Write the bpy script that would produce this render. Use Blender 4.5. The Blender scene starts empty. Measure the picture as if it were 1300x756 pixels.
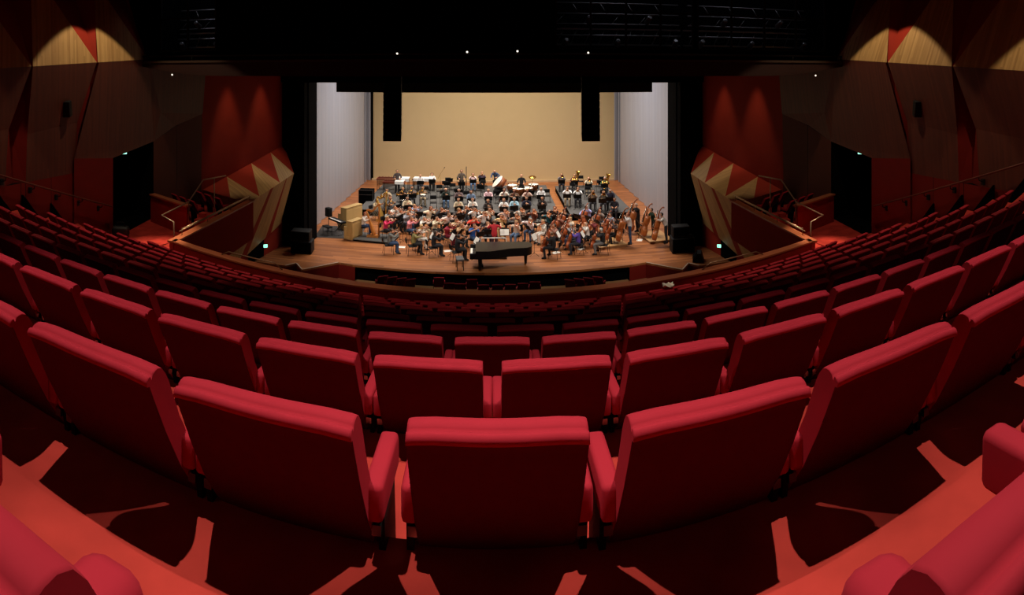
import bpy, bmesh, math, random
from mathutils import Vector, Matrix, Quaternion
random.seed(7)
SC = bpy.context.scene
COL = SC.collection
PI = math.pi

# ------------------------------------------------------------------ camera
EYE = 9.1                       # eye height over the stage floor (stage floor is z = 0)
F, XC, YH = 757.9, 625.0, 91.2  # pixels per radian, middle azimuth, horizon
cd = bpy.data.cameras.new('camera')
cam = bpy.data.objects.new('camera', cd); COL.objects.link(cam)
cam.location = (0, 0, EYE); cam.rotation_euler = (PI/2, 0, 0)
cd.type = 'PANO'; cd.panorama_type = 'CENTRAL_CYLINDRICAL'
cd.central_cylindrical_range_u_min = -XC/F
cd.central_cylindrical_range_u_max = (1300-XC)/F
cd.central_cylindrical_range_v_max = YH/F
cd.central_cylindrical_range_v_min = -(756-YH)/F
cd.central_cylindrical_radius = 1.0
cd.clip_end = 300; cd.clip_start = .02
SC.camera = cam

def ray(x, y):
    a = (x-XC)/F; s = (y-YH)/F
    return Vector((math.sin(a), math.cos(a), -s))
def at_z(x, y, z):
    d = ray(x, y); return Vector((0, 0, EYE)) + d*((z-EYE)/d.z)
def at_x(x, y, X):
    d = ray(x, y); return Vector((0, 0, EYE)) + d*(X/d.x)
def at_y(x, y, Y):
    d = ray(x, y); return Vector((0, 0, EYE)) + d*(Y/d.y)
def at_r(x, y, r): return Vector((0, 0, EYE)) + ray(x, y)*r

# ------------------------------------------------------------------ materials
def lin(c):
    f = lambda v: v/12.92 if v <= .04045 else ((v+.055)/1.055)**2.4
    return tuple(f(v/255) for v in c)+(1,)
MATS = {}
def mat(name, rgb, rough=.6, var=.12, scale=8., bump=.0, metal=0., spec=.5, stretch=(1,1,1), sheen=0., coat=0., alpha=None, emit=0., detail=4.):
    if name in MATS: return MATS[name]
    m = bpy.data.materials.new(name); m.use_nodes = True; MATS[name] = m
    nt = m.node_tree; b = nt.nodes['Principled BSDF']
    c = lin(rgb)
    b.inputs['Roughness'].default_value = rough; b.inputs['Metallic'].default_value = metal
    b.inputs['Specular IOR Level'].default_value = spec
    if sheen: b.inputs['Sheen Weight'].default_value = sheen; b.inputs['Sheen Roughness'].default_value=.4; b.inputs['Sheen Tint'].default_value = c
    if coat: b.inputs['Coat Weight'].default_value = coat
    if emit:
        b.inputs['Emission Color'].default_value = c; b.inputs['Emission Strength'].default_value = emit
    tc = nt.nodes.new('ShaderNodeTexCoord'); mp = nt.nodes.new('ShaderNodeMapping')
    mp.inputs['Scale'].default_value = stretch
    nz = nt.nodes.new('ShaderNodeTexNoise'); nz.inputs['Scale'].default_value = scale; nz.inputs['Detail'].default_value = detail
    nt.links.new(tc.outputs['Object'], mp.inputs['Vector']); nt.links.new(mp.outputs['Vector'], nz.inputs['Vector'])
    mx = nt.nodes.new('ShaderNodeMix'); mx.data_type = 'RGBA'
    fac = nz.outputs['Fac']
    if var > .5:
        mr = nt.nodes.new('ShaderNodeMapRange'); mr.inputs['From Min'].default_value = .36; mr.inputs['From Max'].default_value = .64
        nt.links.new(fac, mr.inputs['Value']); fac = mr.outputs['Result']; var *= .3
    mx.inputs[6].default_value = tuple(v*(1-var) for v in c[:3])+(1,)
    mx.inputs[7].default_value = tuple(min(1, v*(1+var)) for v in c[:3])+(1,)
    nt.links.new(fac, mx.inputs[0]); nt.links.new(mx.outputs[2], b.inputs['Base Color'])
    if bump:
        bp = nt.nodes.new('ShaderNodeBump'); bp.inputs['Strength'].default_value = bump; bp.inputs['Distance'].default_value = .02
        nt.links.new(nz.outputs['Fac'], bp.inputs['Height']); nt.links.new(bp.outputs['Normal'], b.inputs['Normal'])
    return m
def wood(name, rgb, rgb2, axis='Z', plank=.12, rough=.45, var=.35, spec=.4, grain=2.2):
    """planks: board-to-board tone from a stepped coordinate, fine grain along the boards"""
    if name in MATS: return MATS[name]
    m = bpy.data.materials.new(name); m.use_nodes = True; MATS[name] = m
    nt = m.node_tree; b = nt.nodes['Principled BSDF']; L = nt.links.new
    b.inputs['Roughness'].default_value = rough; b.inputs['Specular IOR Level'].default_value = spec
    tc = nt.nodes.new('ShaderNodeTexCoord'); sp = nt.nodes.new('ShaderNodeSeparateXYZ')
    L(tc.outputs['Object'], sp.inputs[0])
    def math_(op, a, bb=None):
        n = nt.nodes.new('ShaderNodeMath'); n.operation = op
        for i, v in enumerate((a, bb)):
            if v is None: continue
            if isinstance(v, (int, float)): n.inputs[i].default_value = v
            else: L(v, n.inputs[i])
        return n.outputs[0]
    across = {'X': sp.outputs[1], 'Z': math_('ADD', sp.outputs[0], sp.outputs[1]), 'Y': sp.outputs[0]}[axis]
    along = {'X': sp.outputs[0], 'Z': sp.outputs[2], 'Y': sp.outputs[1]}[axis]
    idx = math_('FLOOR', math_('DIVIDE', across, plank))
    cmb = nt.nodes.new('ShaderNodeCombineXYZ'); L(idx, cmb.inputs[0])
    L(math_('FLOOR', math_('ADD', math_('MULTIPLY', along, .45), math_('MULTIPLY', idx, .37))), cmb.inputs[1])
    wn = nt.nodes.new('ShaderNodeTexWhiteNoise'); wn.noise_dimensions = '3D'; L(cmb.outputs[0], wn.inputs['Vector'])
    cm2 = nt.nodes.new('ShaderNodeCombineXYZ'); L(math_('MULTIPLY', across, 22.), cm2.inputs[0]); L(math_('MULTIPLY', along, grain), cm2.inputs[1]); L(idx, cm2.inputs[2])
    nz = nt.nodes.new('ShaderNodeTexNoise'); nz.inputs['Scale'].default_value = 1.; nz.inputs['Detail'].default_value = 5; L(cm2.outputs[0], nz.inputs['Vector'])
    f = math_('ADD', math_('MULTIPLY', wn.outputs['Value'], .55), math_('MULTIPLY', nz.outputs['Fac'], .45))
    mx = nt.nodes.new('ShaderNodeMix'); mx.data_type = 'RGBA'
    mx.inputs[6].default_value = lin(rgb); mx.inputs[7].default_value = lin(rgb2)
    L(f, mx.inputs[0]); L(mx.outputs[2], b.inputs['Base Color'])
    return m

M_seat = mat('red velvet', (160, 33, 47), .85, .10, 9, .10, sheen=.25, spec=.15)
M_seat_shade = mat('shaded red velvet', (80, 15, 28), .9, .08, 30, .05, sheen=.1, spec=.1)  # seat red with the rear panel's shade put into the colour
M_frame = mat('black seat metal', (12, 11, 12), .6, .1, spec=.25)
M_chrome = mat('bright metal', (190, 188, 185), .25, .05, metal=1.)
M_carpet = mat('red carpet', (168, 54, 46), .95, .75, 2.6, .35, sheen=.2, spec=.05, detail=9)
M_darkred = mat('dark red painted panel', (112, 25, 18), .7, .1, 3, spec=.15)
M_parapet = mat('dark red parapet panel', (146, 34, 26), .85, .1, 3, spec=.05)
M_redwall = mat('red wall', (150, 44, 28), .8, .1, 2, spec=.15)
M_brownwall = mat('brown wall panel', (92, 48, 36), .7, .1, 2, spec=.2)
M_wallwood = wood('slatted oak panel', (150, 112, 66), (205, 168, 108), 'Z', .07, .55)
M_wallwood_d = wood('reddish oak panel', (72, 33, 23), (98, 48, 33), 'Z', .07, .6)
M_black = mat('matt black', (4, 4, 5), .9, .1, spec=.04)
M_blackcloth = mat('black drape', (7, 7, 12), .95, .15, 4, spec=.1)
M_rail = wood('rail timber', (150, 82, 54), (178, 102, 68), 'X', .4, .4)
M_steel = mat('brushed handrail metal', (150, 120, 98), .35, .05, metal=.8)
M_bridge = mat('dark bridge cladding', (46, 26, 22), .55, .15, 2, spec=.3)
M_stage = wood('stage boards', (108, 60, 33), (194, 124, 73), 'X', .16, .42, spec=.35, grain=.5)
M_panel = mat('grey shell panel', (168, 168, 174), .6, .16, 2.2, stretch=(5, 5, .06))
M_tan = mat('tan backdrop', (206, 180, 134), .8, .04, 1., spec=.2)
M_greycarpet = mat('grey riser carpet', (84, 82, 79), .95, .2, 6)
M_glass = mat('dark window glass', (6, 6, 7), .06, 0, spec=.8)

# ------------------------------------------------------------------ mesh helper
class MB:
    def __init__(s): s.v = []; s.f = []; s.m = []; s.sm = []
    def add(s, vs, fs, mi=0, smooth=False):
        o = len(s.v); s.v += [tuple(v) for v in vs]
        for f in fs: s.f.append(tuple(i+o for i in f)); s.m.append(mi); s.sm.append(smooth)
        return s
    def quad(s, a, b, c, d, mi=0): return s.add((a, b, c, d), ((0, 1, 2, 3),), mi)
    def box(s, x0, x1, y0, y1, z0, z1, mi=0, M=None, bev=0.):
        if bev > 0:
            bm = bmesh.new(); bmesh.ops.create_cube(bm, size=1.)
            for v in bm.verts: v.co = Vector(((x0+x1)/2+v.co.x*(x1-x0), (y0+y1)/2+v.co.y*(y1-y0), (z0+z1)/2+v.co.z*(z1-z0)))
            bmesh.ops.bevel(bm, geom=bm.edges[:], offset=bev, segments=2, affect='EDGES', profile=.5)
            vs = [v.co.copy() for v in bm.verts]; bm.verts.index_update(); fs = [[v.index for v in f.verts] for f in bm.faces]; bm.free()
            if M: vs = [M @ v for v in vs]
            return s.add(vs, fs, mi, True)
        vs = [Vector(p) for p in ((x0,y0,z0),(x1,y0,z0),(x1,y1,z0),(x0,y1,z0),(x0,y0,z1),(x1,y0,z1),(x1,y1,z1),(x0,y1,z1))]
        if M: vs = [M @ v for v in vs]
        return s.add(vs, ((0,3,2,1),(4,5,6,7),(0,1,5,4),(1,2,6,5),(2,3,7,6),(3,0,4,7)), mi)
    def prism(s, poly, axis, a, b, mi=0, smooth=False):
        """poly of 2-D points extruded along 'x' (poly in y,z), 'y' (x,z) or 'z' (x,y)"""
        f = {'x': lambda p, t: (t, p[0], p[1]), 'y': lambda p, t: (p[0], t, p[1]), 'z': lambda p, t: (p[0], p[1], t)}[axis]
        n = len(poly); vs = [f(p, a) for p in poly]+[f(p, b) for p in poly]
        s.add(vs, [[(i+1) % n, i, i+n, (i+1) % n+n] for i in range(n)], mi, smooth)
        s.add(vs, [list(range(n)), list(range(2*n-1, n-1, -1))], mi)
        return s
    def tube(s, pts, r, n=6, mi=0, cap=True, closed=False):
        pts = [Vector(p) for p in pts]; k = len(pts)
        rr = r if isinstance(r, (list, tuple)) else [r]*k
        vs = []; up = None
        for i, p in enumerate(pts):
            t = ((pts[(i+1) % k] if (closed or i < k-1) else p) - (pts[i-1] if (closed or i > 0) else p))
            t = t.normalized() if t.length > 1e-9 else Vector((0, 0, 1))
            if up is None:
                up = Vector((0, 0, 1)) if abs(t.z) < .9 else Vector((1, 0, 0))
            a = t.cross(up); a = a.normalized() if a.length > 1e-6 else t.orthogonal().normalized()
            b = a.cross(t).normalized(); up = b
            for j in range(n):
                w = 2*PI*j/n; vs.append(p+(a*math.cos(w)+b*math.sin(w))*rr[i])
        fs = []
        for i in range(k if closed else k-1):
            for j in range(n):
                a0 = i*n+j; a1 = i*n+(j+1) % n; b0 = ((i+1) % k)*n+j; b1 = ((i+1) % k)*n+(j+1) % n
                fs.append((a0, a1, b1, b0))
        s.add(vs, fs, mi, True)
        if cap and not closed:
            s.add(vs[:n], [list(range(n-1, -1, -1))], mi); s.add(vs[-n:], [list(range(n))], mi)
        return s
    def lathe(s, prof, n=16, mi=0, M=None, smooth=True):
        """profile of (radius, z) turned about z"""
        vs = []
        for r, z in prof:
            for j in range(n):
                w = 2*PI*j/n; vs.append(Vector((r*math.cos(w), r*math.sin(w), z)))
        if M: vs = [M @ v for v in vs]
        fs = [(i*n+j, i*n+(j+1) % n, (i+1)*n+(j+1) % n, (i+1)*n+j) for i in range(len(prof)-1) for j in range(n)]
        s.add(vs, fs, mi, smooth)
        k = len(prof)-1
        if prof[0][0] > 1e-5: s.add(vs[:n], [list(range(n-1, -1, -1))], mi)
        if prof[k][0] > 1e-5: s.add(vs[k*n:], [list(range(n))], mi)
        return s
    def mesh(s, name, mats):
        me = bpy.data.meshes.new(name); me.from_pydata(s.v, [], s.f)
        for m in (mats if isinstance(mats, (list, tuple)) else [mats]): me.materials.append(m)
        me.polygons.foreach_set('material_index', s.m); me.polygons.foreach_set('use_smooth', s.sm)
        bm = bmesh.new(); bm.from_mesh(me); bmesh.ops.remove_doubles(bm, verts=bm.verts, dist=1e-5)
        bmesh.ops.recalc_face_normals(bm, faces=bm.faces); bm.to_mesh(me); bm.free()
        me.update(); return me
    def build(s, name, mats, parent=None):
        o = bpy.data.objects.new(name, s.mesh(name, mats)); COL.objects.link(o)
        if parent is not None: o.parent = parent
        return o
def tag(o, label=None, cat=None, group=None, kind=None):
    for k, v in (('label', label), ('category', cat), ('group', group), ('kind', kind)):
        if v: o[k] = v
    return o
def thing(name, label, cat, loc=(0, 0, 0), rz=0, group=None):
    o = bpy.data.objects.new(name, None); COL.objects.link(o); o.empty_display_size = .1
    o.location = loc; o.rotation_euler = (0, 0, rz)
    return tag(o, label, cat, group)
def struct(name, mb, mats): return tag(mb.build(name, mats), kind='structure')
def children(o): return [c for c in bpy.data.objects if c.parent == o]
KIDS = {}
def kids(o):
    if o.name not in KIDS: KIDS[o.name] = children(o)
    return KIDS[o.name]
def dup(o, loc=None, rz=None, label=None, group=None, cat=None, parent=None, keepkids=True):
    c = o.copy(); COL.objects.link(c)
    if parent is not None: c.parent = parent; c.matrix_parent_inverse = o.matrix_parent_inverse
    if loc is not None: c.location = loc
    if rz is not None: c.rotation_euler = (c.rotation_euler[0], c.rotation_euler[1], rz)
    if label: c['label'] = label
    if group: c['group'] = group
    if cat: c['category'] = cat
    if keepkids:
        for k in kids(o): dup(k, parent=c)
    return c
ORD = ['zeroth','first','second','third','fourth','fifth','sixth','seventh','eighth','ninth','tenth','eleventh','twelfth','thirteenth',
       'fourteenth','fifteenth','sixteenth','seventeenth','eighteenth','nineteenth','twentieth','twenty-first','twenty-second']

# ------------------------------------------------------------------ seating rake
P = .54                      # seat pitch
B2 = .0122/P                 # row curvature: y = Y0 + B2*x^2
D1, RS, ST, H1 = 2.3785*P, 2.1735*P, .788*P, 1.4577*P
TOPH = .88
NROW = 10
def rowy(n): return .45*P if n == 0 else D1+(n-1)*RS
def rowz(n): return EYE-H1-(n-1)*ST-TOPH          # floor under row n
def curve(Y0, x): return Y0+B2*x*x
def seat_pos(n, i):
    x = 0.; Y0 = rowy(n)
    for k in range(30):
        x += i*P/30/math.hypot(1, 2*B2*x)
    return x, curve(Y0, x), math.atan(2*B2*x)
XW = 11.7                    # side walls
LAND = 3.75                  # landing by the side doors
XEND = 17.9*P                # seats stop here; stairs beyond

def arcx(x0, x1, n): return [x0+(x1-x0)*i/n for i in range(n+1)]
fl = MB()
for n in range(-1, NROW+1):  # treads and risers
    z = rowz(n) if n >= 0 else rowz(0)+ST
    ya = rowy(n)+.52*P if n >= 0 else rowy(0)-.55-.9
    yb = rowy(n+1)+.52*P if n < NROW else 24.0*P
    if n == -1: yb = rowy(0)+.25*P-.3
    if n == 0: ya = rowy(0)+.25*P-.3
    xs = arcx(-XW, XW, 40) if n < NROW else arcx(-8.75, 8.75, 40)
    for a, b in zip(xs, xs[1:]):
        if n >= 9 and abs((a+b)/2) > 9.1: pass
        fl.quad((a, curve(ya, a), z), (b, curve(ya, b), z), (b, curve(yb, b), z), (a, curve(yb, a), z))
        if n < NROW: fl.quad((a, curve(yb, a), z), (b, curve(yb, b), z), (b, curve(yb, b), z-ST), (a, curve(yb, a), z-ST))
        # underside
    for a, b in zip(xs, xs[1:]):
        fl.quad((a, curve(ya, a), z-.6), (a, curve(yb, a), z-.6), (b, curve(yb, b), z-.6), (b, curve(ya, b), z-.6), 1)
# landings and side boxes
for s in (-1, 1):
    def R(x, y): return (s*x, y)
    poly = [(XW+.35, 13.4), (9.05, 13.6), (8.72, 14.6), (8.82, 20.6), (XW+.35, 21.4)]
    vs = [(s*x, y, LAND) for x, y in poly]+[(s*x, y, LAND-.75) for x, y in poly]
    k = len(poly)
    fl.add(vs, [list(range(k))]+[list(range(2*k-1, k-1, -1))]+[((i+1) % k, i, i+k, (i+1) % k+k) for i in range(k)])
struct('floor', fl, [M_carpet, M_black])

# ------------------------------------------------------------------ theatre seats
def backrest_mb(w, seg=8):
    # side profile (y forward, z up): rear face reclines, padded top with a seam behind the crest
    prof = [(.34, .345), (.245, .435), (.165, .545), (.085, .685), (.026, .812), (.008, .850), (-.004, .853), (-.004, .866), (.002, .874), (.011, .876),
            (.016, .864), (.022, .877), (.034, .882), (.048, .883), (.066, .876), (.084, .856), (.100, .83), (.155, .70), (.235, .56), (.32, .46), (.40, .40)]
    n = len(prof); h = w/2; mb = MB()
    cy = sum(p[0] for p in prof)/n; cz = sum(p[1] for p in prof)/n
    xs = [(-h, .93), (-h+.006, .975), (-h+.016, 1.)]+[(-h+.016+(w-.032)*t/seg, 1.) for t in range(1, seg)]+[(h-.016, 1.), (h-.006, .975), (h, .93)]
    vs = []
    for x, k in xs:
        t = (x/h)
        for y, z in prof:
            inset = (1-k)*.16
            dz = -.010*(abs(t)**6) if z > .80 else 0     # rounded top corners
            # shift towards the profile's own spine
            sy, sz = spine(y, z)
            vs.append((x, y+(sy-y)*inset*3.2+.010*t*t*(z-.3), z+(sz-z)*inset*1.6+dz))
    m = len(xs)
    fs = [(i*n+j, (i+1)*n+j, (i+1)*n+(j+1) % n, i*n+(j+1) % n) for i in range(m-1) for j in range(n)]
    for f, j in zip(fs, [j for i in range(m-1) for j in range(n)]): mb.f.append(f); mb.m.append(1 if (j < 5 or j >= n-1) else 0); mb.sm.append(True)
    mb.v += vs
    mb.add(vs[:n], [list(range(n))], 0); mb.add(vs[-n:], [list(range(n-1, -1, -1))], 0)
    return mb
def spine(y, z):
    zz = max(.36, min(.87, z)); t = (.87-zz)/.51
    return .047+.33*t**1.25, zz
def cushion_mb(w):
    mb = MB(); h = w/2
    mb.box(-h, h, 0, .25, -.045, .045, 0, Matrix.Translation((0, .385, .33)) @ Matrix.Rotation(2.02, 4, 'X'), bev=.035)
    return mb
def arm_mb(s, h):
    mb = MB(); x0, x1 = (h-.002, h+.037)
    if s < 0: x0, x1 = -x1, -x0
    mb.box(x0-(.014 if s > 0 else 0), x1+(.014 if s < 0 else 0), .17, .40, .535, .632, 0, Matrix.Translation((0, .07, .63)) @ Matrix.Rotation(.03, 4, 'X') @ Matrix.Translation((0, -.07, -.63)), bev=.013)
    return mb
def frame_mb(s, h):
    mb = MB(); x = s*(h+.021)
    mb.prism([(.24, .0), (.46, .0), (.46, .02), (.39, .03), (.38, .36), (.36, .54), (.22, .54), (.25, .34), (.29, .03), (.24, .02)], 'x', x-.009, x+.009)
    mb.tube([(x-s*.02, .23, .48), (x-s*.02, .23, .56)], .008, 6, 0)
    return mb
def bracket_mb(s, h):
    mb = MB(); x = s*(h+.012); mb.box(x-.012, x+.012, .205, .225, .485, .512); return mb
def make_seat(w, name='theatre_seat'):
    r = thing(name, None, 'theatre seat', (0, 0, 0), 0, 'red theatre seats on the rake')
    backrest_mb(w).build('backrest', [M_seat, M_seat_shade], r)
    cushion_mb(w-.01).build('seat_cushion', M_seat, r)
    for s in (-1, 1):
        arm_mb(s, w/2).build('armrest', M_seat, r)
        f = frame_mb(s, w/2).build('side_frame', M_frame, r)
        bracket_mb(s, w/2).build('hinge_bracket', M_chrome, f)
    return r
W = .8498*P
def seat_row0(side):
    r = make_seat(W)
    for k in children(r):
        if k.name.startswith('armrest'):
            x = sum(v.co.x for v in k.data.vertices)
            if x*side < 0: bpy.data.objects.remove(k)
    g = MB(); g.box(*sorted((-side*.192, -side*.112)), .0, .235, .60, .738, bev=.024); g.build('armrest', M_seat, r)
    return r
seat_full = make_seat(W)
seat_narrow = make_seat(W*.885)
def far_mesh():
    mb = backrest_mb(W, 3)
    for q in (cushion_mb(W-.01), arm_mb(-1, W/2), arm_mb(1, W/2)): mb.add(q.v, q.f, 0, True)
    for s in (-1, 1):
        q = frame_mb(s, W/2); mb.add(q.v, q.f, 2)
    return mb.mesh('theatre_seat', [M_seat, M_seat_shade, M_frame])
FARM = far_mesh()
used = {}
ROWNAME = {0: 'row the camera stands in', 1: 'nearest full row', 2: 'second nearest row', 3: 'third nearest row', 4: 'fourth nearest row', 5: 'fifth nearest row',
           6: 'sixth nearest row', 7: 'fourth row behind the balcony rail', 8: 'third row behind the balcony rail', 9: 'second row behind the balcony rail', 10: 'row right behind the balcony rail'}
NSEAT = 0
for n in range(0, NROW+1):
    idx = []
    if n == 0: idx = [-2, -1, 1, 2]
    else:
        k = 22
        base = [i for i in range(-k, k+1)] if n % 2 else [i+.5 for i in range(-k, k)]
        for i in base:
            x, y, a = seat_pos(n, i)
            lim = XEND if n < 9 else (17.3*P if n == 9 else 16.2*P)
            if abs(x)+.27 > lim+.27: continue
            az = math.atan2(abs(x)-.3, y)
            if az > (1.12 if n in (1, 2, 3) else .89): continue
            idx.append(i)
    for i in idx:
        x, y, a = seat_pos(n, i)
        if n == 0 and abs(i) == 1: x, y, a = (.522*i, .45*P+.035, math.atan(2*B2*.5)*i)
        z = rowz(n)
        side = 'left' if i < 0 else 'right'
        q = int(abs(i)+.5)
        if i == 0: where = 'exactly on the middle line'
        else: where = '%s %s of the middle' % (ORD[q], side)
        lab = 'red seat in the %s, %s' % (ROWNAME[n], where)
        if n >= 7:
            o = bpy.data.objects.new('theatre_seat', FARM); COL.objects.link(o); tag(o, lab, 'theatre seat', 'red theatre seats on the rake')
            o.location = (x, y, z); o.rotation_euler = (0, 0, a)
        elif n == 0 and abs(i) == 1:
            o = seat_row0(i); o['label'] = lab; o.location = (x, y, z); o.rotation_euler = (0, 0, a)
        elif n == 1 and i == 0:
            o = seat_narrow; o['label'] = lab; o.location = (x+.012, y+.012, z); o.rotation_euler = (0, 0, 0)
        else:
            key = 'f'
            if key not in used: o = seat_full; used[key] = 1; o.location = (x, y, z); o.rotation_euler = (0, 0, a); o['label'] = lab
            else: o = dup(seat_full, (x, y, z), a, lab)
        NSEAT += 1
print('SEATS', NSEAT)
# ------------------------------------------------------------------ hall shell
def mir(s, pts): return [(s*-1*p[0], p[1], p[2]) for p in pts]      # points given for the left (x < 0)
PARZ = EYE-8.9415*P          # top of the balcony parapet
def par_y(x): return curve(24.0*P, x)
SIDEN = {-1: 'left', 1: 'right'}
def ridge(y): return 9.2+.05*(y-10.8)
for s in (-1, 1):
    w = MB(); M6 = [M_redwall, M_brownwall, M_wallwood, M_wallwood_d, M_darkred, M_black]
    def poly(pts, mi): w.add(mir(s, pts), [list(range(len(pts)))], mi)
    bounds = [-3., 0., 3., 5.95, 8.87, 11.77, 14.67, 17.6, 22.]
    for k, (a, b) in enumerate(zip(bounds, bounds[1:])):
        # upper oak facet leaning back from the ridge, and the red folded wedge beside it
        ta, tb = a+.35, b-1.5
        last = k == len(bounds)-2
        zt = 14.
        zt = 12.15; X2 = -12.0
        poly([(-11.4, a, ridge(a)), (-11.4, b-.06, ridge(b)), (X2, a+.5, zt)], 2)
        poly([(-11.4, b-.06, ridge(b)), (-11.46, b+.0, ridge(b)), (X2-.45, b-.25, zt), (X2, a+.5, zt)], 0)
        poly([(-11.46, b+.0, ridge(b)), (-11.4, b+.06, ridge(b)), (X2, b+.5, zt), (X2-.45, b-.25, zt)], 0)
        poly([(X2-.45, a, zt), (X2-.45, b+.5, zt), (X2-.45, b+.5, 15.2), (X2-.45, a, 15.2)], 5)
        # lower facets folding back under the ridge
        if b < 15:
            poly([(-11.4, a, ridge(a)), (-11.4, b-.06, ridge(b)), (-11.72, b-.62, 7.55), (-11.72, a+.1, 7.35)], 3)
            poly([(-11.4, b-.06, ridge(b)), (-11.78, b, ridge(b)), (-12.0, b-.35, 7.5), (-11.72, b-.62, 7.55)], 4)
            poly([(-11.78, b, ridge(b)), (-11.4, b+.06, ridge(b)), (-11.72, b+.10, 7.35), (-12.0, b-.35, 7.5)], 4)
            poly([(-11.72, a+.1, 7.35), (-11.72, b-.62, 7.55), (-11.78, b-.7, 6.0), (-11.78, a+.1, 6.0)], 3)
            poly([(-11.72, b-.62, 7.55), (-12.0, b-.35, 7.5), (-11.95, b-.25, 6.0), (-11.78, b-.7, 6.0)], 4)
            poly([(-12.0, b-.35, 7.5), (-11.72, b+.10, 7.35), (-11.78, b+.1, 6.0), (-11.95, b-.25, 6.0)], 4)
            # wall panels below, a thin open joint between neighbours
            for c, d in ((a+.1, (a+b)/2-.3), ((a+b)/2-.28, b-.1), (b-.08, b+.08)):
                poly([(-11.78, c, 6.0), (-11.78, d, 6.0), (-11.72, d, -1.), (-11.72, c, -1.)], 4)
    # big facet over the side door
    fa = [(-11.4, 14.73, ridge(14.7)), (-11.4, 22., 9.75)]
    poly([fa[0], (-11.72, 13.9, 6.45), (-11.74, 15.92, 6.24), (-11.74, 18.42, 6.55), (-11.55, 18.6, 7.6), (-11.4, 17.6, ridge(17.6))], 3)
    poly([(-11.4, 17.6, ridge(17.6)), (-11.55, 18.6, 7.6), (-11.6, 22., 7.35), fa[1]], 3)
    poly([(-11.55, 18.6, 7.6), (-11.74, 18.42, 6.55), (-11.74, 20., 7.0), (-11.6, 22, 7.35)], 3)
    poly([(-11.72, 13.9, 6.45), (-11.72, 13.9, 3.), (-11.74, 15.92, 3.), (-11.74, 15.92, 6.24)], 4)
    poly([(-11.74, 18.42, 6.55), (-11.74, 18.42, 2.), (-11.74, 20.1, 2.), (-11.74, 20.1, 7.0)], 1)
    poly([(-11.74, 20.13, 7.0), (-11.74, 20.13, 2.), (-11.70, 22., 2.), (-11.62, 22., 7.35)], 1)
    # dark lobby behind the doorway
    for q in ([(-11.74, 15.92, 3.7), (-13.6, 15.92, 3.7), (-13.6, 15.92, 6.6), (-11.74, 15.92, 6.6)], [(-11.74, 18.42, 3.7), (-13.6, 18.42, 3.7), (-13.6, 18.42, 6.6), (-11.74, 18.42, 6.6)],
              [(-13.6, 15.92, 3.7), (-13.6, 18.42, 3.7), (-13.6, 18.42, 6.6), (-13.6, 15.92, 6.6)], [(-11.74, 15.92, 6.6), (-13.6, 15.92, 6.6), (-13.6, 18.42, 6.6), (-11.74, 18.42, 6.6)],
              [(-11.4, 15.92, LAND+.002), (-13.6, 15.92, LAND+.002), (-13.6, 18.42, LAND+.002), (-11.76, 18.42, LAND+.002)]):
        poly(q, 5)
    # splayed red wall up to the proscenium
    A, B = (-11.66, 22.), (-10.75, 29.6)
    poly([(A[0], A[1], -1.), (B[0], B[1], -1.), (B[0], B[1], 10.5), (A[0], A[1], 10.5)], 0)
    poly([(B[0], B[1]-.02, -1.), (B[0]-2.6, B[1]+.3, -1.), (B[0]-2.6, B[1]+.3, 10.5), (B[0], B[1]-.02, 10.5)], 5)
    poly([(-11.62, 22., 7.35), (-11.4, 22., 9.75), (-12.4, 22.02, 10.5), (-12.4, 22.02, 7.)], 3)
    struct('wall_'+SIDEN[s], w, M6)
    # black stepped base strip along the stairs
    b = MB()
    for n in range(1, 9):
        y0 = curve(rowy(n)+.52*P, XW); z = rowz(n)
        if y0 > 15.4: break
        y1 = min(y0+RS*.62, 15.9)
        b.add(mir(s, [(-11.70, y0, z), (-11.70, y1, z), (-11.70, y0, z+.80), (-11.80, y0, z), (-11.80, y1, z), (-11.80, y0, z+.80)]), [(0, 1, 2), (3, 5, 4), (0, 3, 4, 1), (1, 4, 5, 2), (2, 5, 3, 0)])
    struct('baseboard_'+SIDEN[s], b, M_black)

    # projecting faceted front of the side boxes, red and oak triangles
    T = [(-11.66+.12*t, 22.05+7.4*t, 4.14+1.15*t) for t in ()]
    def tl(t): return Vector((-11.64+.90*t, 22.1+7.4*t, 4.16+1.1*t))
    R0, R1 = Vector((-8.95, 20.75, 4.12)), Vector((-9.92, 28.75, 3.92))
    def rl(t): return R0.lerp(R1, t)
    f = MB()
    tt = [0, .25, .54, .80, 1.]          # along the wall
    rt = [-.02, .18, .62, 1.]            # along the ridge
    ap = [tl(v) for v in tt]; rp = [rl(max(0, v)) for v in rt]
    def tri(pts, mi): f.add(mir(s, [tuple(p) for p in pts]), [list(range(len(pts)))], mi)
    q0 = ap[0].lerp(rp[0], .55); q0b = ap[0].lerp(rp[0], .0)
    e = ap[0].lerp(rp[0], .62)
    tri([ap[0], ap[1], e], 0)
    tri([ap[1], e, rp[0], rp[1]], 1); tri([ap[1], rp[1], ap[2]], 0)
    tri([ap[2], rp[1], rp[2]], 1); tri([ap[2], rp[2], ap[3]], 0)
    tri([ap[3], rp[2], rp[3]], 1); tri([ap[3], rp[3], ap[4]], 0)
    # underside folding back to the wall, with red wedges
    L0, L1 = Vector((-10.7, 21.4, .6)), Vector((-10.75, 29.0, 1.2))
    lo = [L0.lerp(L1, v) for v in (0, .3, .42, .72, .82, 1.)]
    ro = [rl(v) for v in (0, .40, .47, .78, .80, 1.)]
    for k in range(5): tri([ro[k], ro[k+1], lo[k+1], lo[k]], 2 if k % 2 == 0 else 0)
    tri([ap[4], rp[3], lo[-1], (-10.8, 29.4, 1.2)], 2); tri([ap[0], rp[0], lo[0], (-11.6, 21.9, .6)], 2)
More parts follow.
